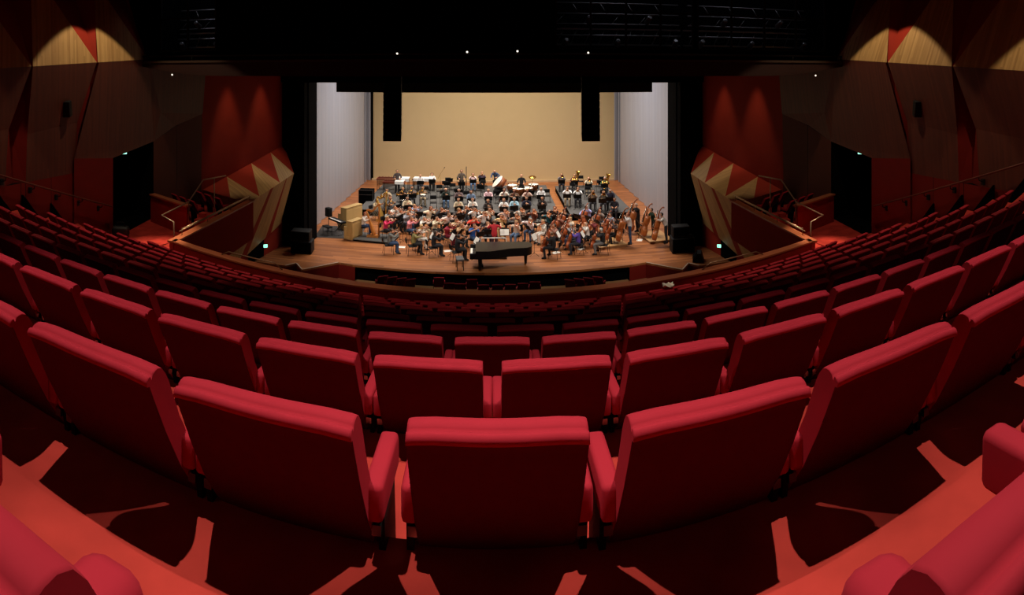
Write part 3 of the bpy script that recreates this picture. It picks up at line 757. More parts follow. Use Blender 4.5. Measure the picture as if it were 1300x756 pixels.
def template(key, J):
    vs, es, HC, NB = skeleton(J)
    me = bpy.data.meshes.new('skel'); bm = bmesh.new(); lay = bm.verts.layers.skin.verify()
    bv = []
    for i, (p, r, t) in enumerate(vs):
        q = bm.verts.new(p); q[lay].radius = (r, r); q[lay].use_root = (i == 0); bv.append(q)
    for a, b in es: bm.edges.new((bv[a], bv[b]))
    bm.to_mesh(me); bm.free()
    o = bpy.data.objects.new('skel', me); COL.objects.link(o)
    o.modifiers.new('s', 'SKIN'); m = o.modifiers.new('d', 'SUBSURF'); m.levels = 2; m.render_levels = 2
    dg = bpy.context.evaluated_depsgraph_get(); dg.update()
    ev = o.evaluated_get(dg); bod = bpy.data.meshes.new_from_object(ev)
    bpy.data.objects.remove(o); bpy.data.meshes.remove(me)
    bod.name = 'person'; bod.materials.clear()
    for q in (M_skin, M_eye, M_lip): bod.materials.append(q)
    # nearest bone of every vertex
    bones = [(vs[a][0], vs[b][0], vs[a][1], vs[b][1], vs[b][2]) for a, b in es]
    lab = []
    for vt in bod.vertices:
        best = (9, '')
        for a, b, ra, rb, t in bones:
            ab = b-a; u = max(0, min(1, (vt.co-a).dot(ab)/max(ab.length_squared, 1e-9)))
            d = (vt.co-a-ab*u).length-(ra+(rb-ra)*u)
            if d < best[0]: best = (d, t, u)
        lab.append((best[1], best[2]))
    nrm = [vt.normal.copy() for vt in bod.vertices]; co = [vt.co.copy() for vt in bod.vertices]
    polys = [list(p.vertices) for p in bod.polygons]
    for p in bod.polygons:
        p.use_smooth = True; c = p.center-HC
        if lab[p.vertices[0]][0] == 'head' and c.y > .03:
            if abs(abs(c.x)-.034) < .014 and abs(c.z-.012) < .010: p.material_index = 1
            elif abs(c.x) < .026 and abs(c.z+.062) < .009: p.material_index = 2
    def piece(name, sel, off):
        keep = [f for f in polys if (any if name != 'hair' else all)(sel(i) for i in f)]
        ids = sorted({i for f in keep for i in f}); mp = {i: k for k, i in enumerate(ids)}
        mm = bpy.data.meshes.new(name); mm.from_pydata([co[i]+nrm[i]*off for i in ids], [], [[mp[i] for i in f] for f in keep])
        for p in mm.polygons: p.use_smooth = True
        mm.materials.append(M_black); mm.update(); return mm
    def shirt(i): t, u = lab[i]; return t in ('torso', 'uarm', 'pelvis') or (t == 'farm' and u < .82)
    def tee(i): t, u = lab[i]; return t in ('torso', 'pelvis') or (t == 'uarm' and (co[i]-NB).length < .36)
    def trs(i): t, u = lab[i]; return t in ('pelvis', 'thigh', 'shin')
    def hair(i):
        c = co[i]-HC; return lab[i][0] == 'head' and (c.z > .022+.42*max(0, c.y) or (c.y < .012 and c.z > -.07-.3*min(0, c.y)*0))
    def lhair(i):
        c = co[i]-HC; return hair(i) or (lab[i][0] in ('head', 'neck', 'torso') and c.y < -.005 and c.z > -.25 and abs(c.x) < .11)
    def bald(i):
        c = co[i]-HC; return lab[i][0] == 'head' and c.y < .0 and -.07 < c.z < .03
    TEMPL[key] = dict(body=bod, shirt=piece('shirt', shirt, .014), tee=piece('t_shirt', tee, .014), trousers=piece('trousers', trs, .012),
                      shoeL=piece('shoe', lambda i: lab[i][0] == 'foot' and co[i].x < 0, .010), shoeR=piece('shoe', lambda i: lab[i][0] == 'foot' and co[i].x >= 0, .010), hair=piece('hair', hair, .022), longhair=piece('hair', lhair, .027), baldhair=piece('hair', bald, .008))
SIT = {}
template('violin', dict(elL=(-.29, .24, .83), wrL=(-.30, .44, 1.02), pnL=(.3, 0, 1), elR=(.37, .22, .90), wrR=(.14, .47, 1.07), pnR=(0, .3, -1), head=(-.03, .02, -.012), lean=(0, .05, 0)))
template('violin_up', dict(elL=(-.28, .24, .83), wrL=(-.30, .44, 1.02), pnL=(.3, 0, 1), elR=(.42, .12, .95), wrR=(.32, .42, .98), pnR=(0, .3, -1), head=(-.04, .03, -.015), lean=(-.02, .09, -.01), knL=(-.17, .42, .53), anL=(-.20, .33, .09)))
template('cello', dict(elL=(-.36, .18, .93), wrL=(-.17, .30, 1.07), pnL=(.7, .2, 0), elR=(.40, .22, .82), wrR=(.30, .47, .70), pnR=(0, .2, -1), knL=(-.28, .42, .53), knR=(.28, .42, .53), anL=(-.30, .34, .09), anR=(.30, .34, .09), head=(.03, .02, -.01), lean=(.02, .06, 0)))
template('wind', dict(elL=(-.27, .16, .77), wrL=(-.07, .33, .90), pnL=(1, .0, .0), elR=(.28, .16, .74), wrR=(.07, .38, .80), pnR=(-1, .0, .0), lean=(0, .03, 0)))
template('brass', dict(elL=(-.26, .22, .84), wrL=(-.05, .37, 1.07), pnL=(1, .0, .0), elR=(.27, .22, .86), wrR=(.07, .36, 1.10), pnR=(-1, .0, .0), lean=(0, .0, 0)))
template('lap', dict(elL=(-.25, .08, .78), wrL=(-.13, .28, .74), pnL=(.4, 0, -1), elR=(.25, .08, .78), wrR=(.13, .28, .74), pnR=(-.4, 0, -1), grip=.25, head=(0, .02, -.015)))
template('hold', dict(elL=(-.29, .10, .80), wrL=(-.17, .31, .92), pnL=(1, 0, 0), elR=(.29, .10, .80), wrR=(.17, .31, .84), pnR=(-1, 0, 0), grip=.5))
ST_ = dict(hip=(0, 0, .93), knL=(-.10, .03, .50), knR=(.10, .03, .50), anL=(-.11, -.02, .09), anR=(.11, -.02, .09))
template('stand', dict(ST_, elL=(-.28, .08, 1.12), wrL=(-.18, .33, 1.08), pnL=(.3, 0, -1), elR=(.28, .08, 1.12), wrR=(.18, .33, 1.08), pnR=(-.3, 0, -1)))
template('bend', dict(ST_, lean=(.12, .22, -.05), head=(0, .05, -.03), elL=(-.26, .34, 1.13), wrL=(-.02, .56, 1.08), pnL=(.3, 0, -1), elR=(.36, .34, 1.10), wrR=(.36, .60, 1.02), pnR=(-.3, 0, -1)))
template('bass', dict(ST_, elL=(-.36, .18, 1.33), wrL=(-.16, .28, 1.50), pnL=(.8, .2, 0), elR=(.38, .25, 1.10), wrR=(.34, .50, .98), pnR=(0, 0, -1), lean=(.02, .08, 0)))
template('bass_reach', dict(ST_, elL=(-.42, .28, 1.28), wrL=(-.50, .50, 1.38), pnL=(.8, .2, 0), elR=(.40, .28, 1.08), wrR=(.36, .55, 1.0), pnR=(0, 0, -1), lean=(-.06, .20, -.04)))
template('conduct', dict(ST_, elL=(-.34, .20, 1.20), wrL=(-.30, .46, 1.28), pnL=(.2, 0, -1), elR=(.34, .20, 1.20), wrR=(.32, .46, 1.32), pnR=(-.2, 0, -1), lean=(0, .12, -.02), head=(0, .03, -.03)))
template('harp', dict(elL=(-.33, .22, .90), wrL=(-.16, .50, 1.02), pnL=(.8, 0, 0), elR=(.33, .22, .86), wrR=(.14, .46, .98), pnR=(-.8, 0, 0), lean=(0, .05, 0), head=(-.05, .02, 0)))
PEOPLE = []
def person(key, loc, rz, top, legs, hair_rgb, hairkind, label, group, tee=False, shoe=(24, 22, 22)):
    T = TEMPL[key]
    o = bpy.data.objects.new('person', T['body']); COL.objects.link(o); o.location = loc; o.rotation_euler = (0, 0, rz)
    tag(o, label, 'person', group)
    def kid(name, me, m):
        c = bpy.data.objects.new(name, me); COL.objects.link(c); c.parent = o
        c.material_slots[0].link = 'OBJECT'; c.material_slots[0].material = m
    kid('t_shirt' if tee else 'shirt', T['tee' if tee else 'shirt'], cloth(top)); kid('trousers', T['trousers'], cloth(legs)); kid('shoe', T['shoeL'], cloth(shoe)); kid('shoe', T['shoeR'], cloth(shoe))
    if hairkind: kid('hair', T[hairkind], hairm(hair_rgb))
    PEOPLE.append(o); return o

# ------------------------------------------------------------------ instruments
W_vln = mat('violin varnish', (168, 92, 42), .3, .3, 9, coat=.3); W_cel = mat('cello varnish', (156, 74, 34), .3, .3, 6, coat=.3); W_bas = mat('bass varnish', (164, 90, 40), .32, .35, 4, coat=.3)
M_ebony = mat('ebony', (20, 17, 16), .35); M_brass = mat('brass', (214, 166, 82), .22, .08, metal=1.); M_silver = mat('silver plate', (210, 208, 204), .2, .05, metal=1.)
M_paper = mat('white paper', (240, 237, 228), .8, .03); M_woodbow = mat('bow stick', (120, 64, 34), .4); M_horsehair = mat('bow hair', (228, 222, 205), .6)
M_bassoonw = mat('maple stained', (110, 40, 26), .3, .3, 8); M_gold = mat('gilded wood', (206, 160, 74), .35, .15, 5, metal=.35); M_harpw = mat('harp maple', (206, 128, 58), .35, .25, 5)
M_blond = wood('blond wood', (176, 142, 84), (210, 176, 116), 'Z', .2, .4)
def outline(n=44):
    """half widths of a bowed string body along its length -1..1"""
    pts = []
    for i in range(n+1):
        t = -1+2*i/n
        if t < -.05: w = .30+.28*math.sqrt(max(0, 1-((t+.52)/.48)**2)) if t > -1 else .0
        else: w = .30+.15*math.sqrt(max(0, 1-((t-.60)/.40)**2)) if t < 1 else .0
        if -.30 < t < .28: w = .37-.07*math.cos((t+.01)/.29*PI/1.0)*1.0 if False else min(w, .335+1.1*(t+.01)**2*1.6)
        pts.append((t, w))
    pts[0] = (-1, .22); pts[-1] = (1, .16)
    return pts
def bowed(name, L, rib, neck, m, endpin=0., label=''):
    """y runs from the button to the scroll, z is the belly side; L = body length"""
    r = thing(name, '', name); h = L/2
    o = outline(); ring = [(w*L*.62, t*h) for t, w in o]+[(-w*L*.62, t*h) for t, w in reversed(o)]
    g = MB(); n = len(ring); lays = ((-rib/2-.05*rib, .80), (-rib/2, .99), (rib/2, .99), (rib/2+.22*rib, .80), (rib/2+.36*rib, .35))
    vs = []
    for z, k in lays: vs += [(x*k, y*(1-(1-k)*.35), z) for x, y in ring]
    fs = [(a*n+i, a*n+(i+1) % n, (a+1)*n+(i+1) % n, (a+1)*n+i) for a in range(4) for i in range(n)]
    g.add(vs, fs, 0, True); g.add(vs[:n], [list(range(n-1, -1, -1))]); g.add(vs[-n:], [list(range(n))])
    # f holes
    for s in (-1, 1): g.tube([(s*L*.10, -.16*h, rib/2+.30*rib), (s*L*.135, 0, rib/2+.30*rib), (s*L*.12, .14*h, rib/2+.31*rib)], L*.009, 5, 1)
    g.build('body', [m, M_ebony], r)
    zt = rib/2+.36*rib; nt = h+neck
    g = MB(); g.tube([(0, h*.96, rib*.25), (0, h+neck*.5, zt*.55), (0, nt, zt*.5)], [L*.045, L*.034, L*.030], 8)
    g.tube([(0, nt, zt*.5), (0, nt+L*.13, zt*.2), (0, nt+L*.21, -zt*.1), (0, nt+L*.22, -zt*.55), (0, nt+L*.17, -zt*.6), (0, nt+L*.165, -zt*.25)], [L*.03, L*.032, L*.028, L*.026, L*.022, L*.016], 8)
    for k in range(4): s = 1 if k % 2 else -1; g.tube([(0, nt+L*(.03+.035*k), zt*.3), (s*L*.09, nt+L*(.03+.035*k), zt*.3)], L*.011, 6, 1)
    g.build('neck', [m, M_ebony], r)
    g = MB(); g.prism([(-L*.032, nt), (L*.032, nt), (L*.055, h*.30), (-L*.055, h*.30)], 'z', zt*1.02, zt*1.02+L*.022); g.build('fingerboard', M_ebony, r)
    g = MB(); g.prism([(-L*.055, -h*.38), (L*.055, -h*.38), (L*.028, -h*.93), (-L*.028, -h*.93)], 'z', zt*1.02, zt*1.02+L*.018); g.build('tailpiece', M_ebony, r)
    g = MB(); g.prism([(-L*.06, zt), (L*.06, zt), (L*.045, zt+L*.08), (-L*.045, zt+L*.08)], 'y', -.03*h, .0); g.build('bridge', M_woodbow, r)
    g = MB()
    for k in range(4): x = (k-1.5)*L*.018; g.tube([(x, nt, zt+L*.03), (x, -.02*h, zt+L*.085), (x, -h*.4, zt+L*.03)], max(.0006, L*.0018), 4)
    g.build('strings', M_silver, r)
    if endpin: g = MB(); g.tube([(0, -h, 0), (0, -h-endpin, 0)], L*.011, 6); g.build('endpin', M_silver, r)
    return r
PROTO = {}
PROTO['violin'] = bowed('violin', .36, .034, .15, W_vln)
PROTO['viola'] = bowed('viola', .415, .040, .17, W_vln)
PROTO['cello'] = bowed('cello', .75, .125, .30, W_cel, .30)
PROTO['double_bass'] = bowed('double_bass', 1.10, .20, .44, W_bas, .16)
def bow(name, L):
    r = thing(name, '', 'bow')
    g = MB(); g.tube([(0, 0, .0), (0, L*.5, -.006), (0, L*.97, .004), (0, L, -.016)], [.0055, .005, .004, .005], 6); g.build('stick', M_woodbow, r)
    g = MB(); g.box(-.006, .006, .05, L*.985, -.020, -.017); g.build('hair', M_horsehair, r)
    g = MB(); g.box(-.007, .007, .02, .07, -.022, .0); g.build('frog', M_ebony, r); return r
PROTO['bow'] = bow('violin_bow', .74); PROTO['big_bow'] = bow('cello_bow', .70)
def tubes(name, parts, cat):
    r = thing(name, '', cat)
    for nm, fn, m in parts: g = MB(); fn(g); g.build(nm, m, r)
    return r
PROTO['clarinet'] = tubes('clarinet', [('body', lambda g: (g.tube([(0, .06, 0), (0, .52, 0)], .0145, 8), [g.tube([(-.008, .12+.05*k, .016), (.008, .12+.05*k, .016)], .008, 5, 1) for k in range(8)]), [M_ebony, M_silver]),
    ('mouthpiece', lambda g: g.tube([(0, -.03, 0), (0, .02, 0), (0, .06, 0)], [.005, .011, .015], 8), M_ebony),
    ('bell', lambda g: g.tube([(0, .52, 0), (0, .57, 0), (0, .62, 0)], [.016, .021, .035], 12), M_ebony)], 'clarinet')
PROTO['oboe'] = tubes('oboe', [('body', lambda g: (g.tube([(0, .06, 0), (0, .5, 0)], [.009, .013], 8), [g.tube([(-.008, .1+.05*k, .013), (.008, .1+.05*k, .013)], .007, 5, 1) for k in range(8)]), [M_ebony, M_silver]),
    ('reed', lambda g: g.tube([(0, -.01, 0), (0, .06, 0)], .003, 6), M_woodbow), ('bell', lambda g: g.tube([(0, .5, 0), (0, .57, 0), (0, .60, 0)], [.014, .026, .024], 10), M_ebony)], 'oboe')
PROTO['flute'] = tubes('flute', [('body', lambda g: (g.tube([(0, -.06, 0), (0, .60, 0)], .0095, 8), [g.tube([(-.007, .2+.03*k, .011), (.007, .2+.03*k, .011)], .007, 5) for k in range(10)]), M_silver),
    ('lip_plate', lambda g: g.box(-.012, .012, -.02, .02, .006, .012, bev=.003), M_silver)], 'flute')
PROTO['bassoon'] = tubes('bassoon', [('wing_joint', lambda g: g.tube([(.02, .0, 0), (.02, .75, 0)], .017, 8), M_bassoonw), ('long_joint', lambda g: g.tube([(-.02, 0, 0), (-.02, 1.16, 0)], .019, 8), M_bassoonw),
    ('boot', lambda g: g.box(-.045, .045, -.06, .42, -.028, .028, bev=.015), M_bassoonw), ('bell', lambda g: g.tube([(-.02, 1.16, 0), (-.02, 1.30, 0), (-.02, 1.32, 0)], [.02, .026, .028], 10), M_ebony),
    ('crook', lambda g: g.tube([(.02, .75, 0), (.02, .82, .01), (.03, .84, .08), (.05, .80, .22)], .004, 6), M_silver)], 'bassoon')
def bellp(g, p0, p1, r0, r1):
    p0, p1 = V(p0), V(p1); ks = (0, .4, .7, .87, .95, 1.)
    g.tube([p0.lerp(p1, k) for k in ks], [r0+(r1-r0)*k**5 for k in ks], 14, cap=False); g.tube([p0.lerp(p1, k) for k in reversed(ks)], [max(.002, (r0+(r1-r0)*k**5)-.002) for k in reversed(ks)], 14, cap=False)
PROTO['trumpet'] = tubes('trumpet', [('tubing', lambda g: (g.tube([(0, 0, 0), (0, .34, 0), (0, .39, .03), (0, .36, .055), (0, .12, .055), (0, .09, .03), (0, .12, .0)], .006, 6)), M_brass),
    ('valves', lambda g: [g.tube([(.012, .15+.028*k, -.07), (.012, .15+.028*k, .08)], .011, 8) for k in range(3)], M_brass), ('bell', lambda g: bellp(g, (0, .2, .028), (0, .50, .028), .006, .062), M_brass)], 'trumpet')
PROTO['trombone'] = tubes('trombone', [('slide', lambda g: g.tube([(.0, 0, 0), (.0, .85, 0), (.02, .89, -.0), (.06, .89, 0), (.08, .85, 0), (.08, .05, 0)], .007, 6), M_brass),
    ('tubing', lambda g: g.tube([(.08, .05, 0), (.08, -.22, .0), (.04, -.30, .02), (-.04, -.30, .05), (-.08, -.2, .06), (-.08, .1, .06)], .009, 6), M_brass), ('bell', lambda g: bellp(g, (-.08, .05, .06), (-.08, .42, .06), .01, .11), M_brass)], 'trombone')
PROTO['french_horn'] = tubes('french_horn', [('coil', lambda g: [g.tube([(.15*k*math.cos(a*PI/9), .02*q, .15*k*math.sin(a*PI/9)) for a in range(18)], .010, 6, closed=True) for k, q in ((1, 0), (.86, 1), (.72, -.5), (.5, .6))], M_brass),
    ('leadpipe', lambda g: g.tube([(-.02, .0, .15), (-.12, -.06, .22), (-.18, -.18, .28)], .006, 6), M_brass), ('bell', lambda g: bellp(g, (.02, .0, -.14), (.30, -.05, -.10), .02, .15), M_brass)], 'french horn')
PROTO['tuba'] = tubes('tuba', [('body', lambda g: (g.tube([(.16, 0, .1), (.16, 0, -.28), (.10, 0, -.40), (-.04, 0, -.44), (-.14, 0, -.36), (-.16, 0, -.2), (-.16, 0, .15)], [.035, .04, .05, .06, .07, .075, .085], 12), g.tube([(.16, 0, .1), (.12, .02, .2), (.03, .03, .2), (.0, .03, .05), (.02, .03, -.25), (.08, .03, -.28)], .022, 8)), M_brass),
    ('valves', lambda g: [g.tube([(-.02+.04*k, .09, -.18), (-.02+.04*k, .09, .06)], .016, 8) for k in range(4)], M_brass), ('leadpipe', lambda g: g.tube([(.12, .05, .1), (.05, -.12, .22), (0, -.2, .24)], .009, 6), M_brass),
    ('bell', lambda g: bellp(g, (-.16, 0, .12), (-.17, 0, .62), .085, .22), M_brass)], 'tuba')
# chairs, stands
def chair():
    r = thing('orchestra_chair', '', 'chair')
    g = MB(); g.box(-.22, .22, -.20, .22, .425, .462, bev=.015); g.build('seat', M_frame, r)
    g = MB(); g.box(-.20, .20, -.255, -.225, .62, .86, 0, Matrix.Rotation(.10, 4, 'X'), bev=.012); g.build('backrest', M_frame, r)
    for x in (-.2, .2):
        g = MB(); g.tube([(x, .18, .43), (x*1.08, .21, 0.)], .011, 6); g.build('leg', M_frame, r)
        g = MB(); g.tube([(x, -.29+.03, .84), (x, -.22, .44), (x*1.08, -.27, 0.)], .011, 6); g.build('leg', M_frame, r)
    return r
PROTO['chair'] = chair()
def stool():
    r = thing('stool', '', 'stool'); g = MB(); g.lathe([(.0, .52), (.16, .52), (.175, .545), (.16, .57), (0, .57)], 16); g.build('seat', M_frame, r)
    for k in range(4):
        a = k*PI/2+.4; g = MB(); g.tube([(.10*math.cos(a), .10*math.sin(a), .53), (.2*math.cos(a), .2*math.sin(a), 0)], .011, 6); g.build('leg', M_frame, r)
    return r
def stand(dz):
    """the desk faces -y (its player), tripod base"""
    r = thing('music_stand', '', 'music stand')
    g = MB(); g.tube([(0, 0, .10), (0, 0, .86+dz)], .011, 8); g.tube([(0, 0, .55), (0, 0, .60)], .016, 8); g.build('pole', M_frame, r)
    for k in range(3):
        a = k*2*PI/3+.5; g = MB(); g.tube([(0, 0, .16), (.17*math.cos(a), .17*math.sin(a), .06), (.27*math.cos(a), .27*math.sin(a), .0)], .009, 6); g.build('leg', M_frame, r)
    g = MB(); Mx = Matrix.Translation((0, 0, .98+dz)) @ Matrix.Rotation(-.52, 4, 'X')
    g.box(-.25, .25, -.004, .004, -.16, .18, 0, Mx, bev=.003); g.box(-.25, .25, -.055, .0, -.165, -.155, 0, Mx); g.build('desk', M_frame, r)
    return r, Mx
PROTO['stand'], STM = stand(-.06)
PROTO['low_stand'], STL = stand(-.18)
def paper_mesh(STM):
    g = MB()
    for s in (-1, 1):
        vs = []
        for i in range(7):
            x = s*.225*i/6; y = -.010-.010*math.sin(PI*i/6)
            vs += [STM @ V((x, y, -.145)), STM @ V((x, y, .165))]
        g.add(vs, [(2*i, 2*i+2, 2*i+3, 2*i+1) for i in range(6)], 0, True)
        g.add([STM @ (STM.inverted() @ v+V((0, .003, 0))) for v in vs], [(2*i, 2*i+1, 2*i+3, 2*i+2) for i in range(6)], 0, True)
    return g.mesh('sheet_music', M_paper)
PAPER = paper_mesh(STM); PAPERL = paper_mesh(STL)
FIRST = set()
def place(key, Mw, label, group):
    p = PROTO[key]
    if key in FIRST: o = dup(p)
    else: o = p; FIRST.add(key); kids(p)
    o.location = Mw.to_translation(); o.rotation_euler = Mw.to_euler()
    o['label'] = label; o['group'] = group
    if not o.get('category'): o['category'] = key.replace('_', ' ')
    return o
def frame_(o, y, z):
    y = V(y).normalized(); z = V(z); z = (z-y*z.dot(y)).normalized(); x = y.cross(z)
    return Matrix(((x.x, y.x, z.x, o[0]), (x.y, y.y, z.y, o[1]), (x.z, y.z, z.z, o[2]), (0, 0, 0, 1)))
def hold(kind, P, who, grp):
    """puts the instrument into the hands of the player standing or sitting at matrix P"""
    Lb = lambda n: '%s of the %s' % (n, who)
    if kind in ('violin', 'viola'):
        s = V((-.055, .105, 1.085)); d = V((-.50, .86, -.05)).normalized(); L = .36 if kind == 'violin' else .415
        place(kind, P @ frame_(s+d*(L*.5-.03), d, (.25, .1, 1)), Lb(kind), kind+'s')
        b = V((.86, .46, -.06)).normalized(); c = s+d*(L*.62)+V((0, 0, .05))
        place('bow', P @ frame_(c+b*.36, -b, (0, 0, 1)), Lb('bow held by the right hand') if False else 'bow of the %s' % who, 'violin and viola bows')
    elif kind == 'cello':
        d = V((-.13, -.33, 1)).normalized(); c = V((0, .47, .64))
        place('cello', P @ frame_(c, d, (0, 1, .33)), Lb('cello'), 'cellos')
        place('big_bow', P @ frame_(V((.36, .585, .72)), (-1, .02, .10), (0, -.9, .3)), 'bow of the %s' % who, 'cello and bass bows')
    elif kind == 'double_bass':
        d = V((-.10, -.25, 1)).normalized(); c = V((.02, .50, .74))
        place('double_bass', P @ frame_(c, d, (0, 1, .25)), Lb('double bass'), 'double basses')
        place('big_bow', P @ frame_(V((.40, .66, .92)), (-1, .02, .05), (0, -.9, .3)), 'bow of the %s' % who, 'cello and bass bows')
    elif kind in ('clarinet', 'oboe'): place(kind, P @ frame_((0, .165, 1.145), (0, .42 if kind == 'clarinet' else .62, -.62), (0, 1, .6)), Lb(kind), 'woodwind instruments')
    elif kind == 'flute': place(kind, P @ frame_((.0, .165, 1.145), (1, .18, -.12), (0, .3, 1)), Lb(kind), 'woodwind instruments')
    elif kind == 'bassoon': place(kind, P @ frame_((.30, .10, .48), (-.42, .16, .88), (-.3, -.8, .2)), Lb(kind), 'woodwind instruments')
    elif kind == 'trumpet': place(kind, P @ frame_((0, .165, 1.145), (0, 1, -.12), (0, .1, 1)), Lb(kind), 'brass instruments')
    elif kind == 'trombone': place(kind, P @ frame_((0, .165, 1.145), (0, 1, -.2), (.3, .1, 1)), Lb(kind), 'brass instruments')
    elif kind == 'french_horn': place(kind, P @ frame_((.10, .30, .93), (.25, 1, 0), (0, 0, 1)), Lb('french horn'), 'brass instruments')
    elif kind == 'tuba': place(kind, P @ frame_((.0, .33, .93), (-.1, 1, 0), (-.15, 0, 1)), Lb('tuba'), 'brass instruments')
CTR = V((.05, 29.4))
PL = []
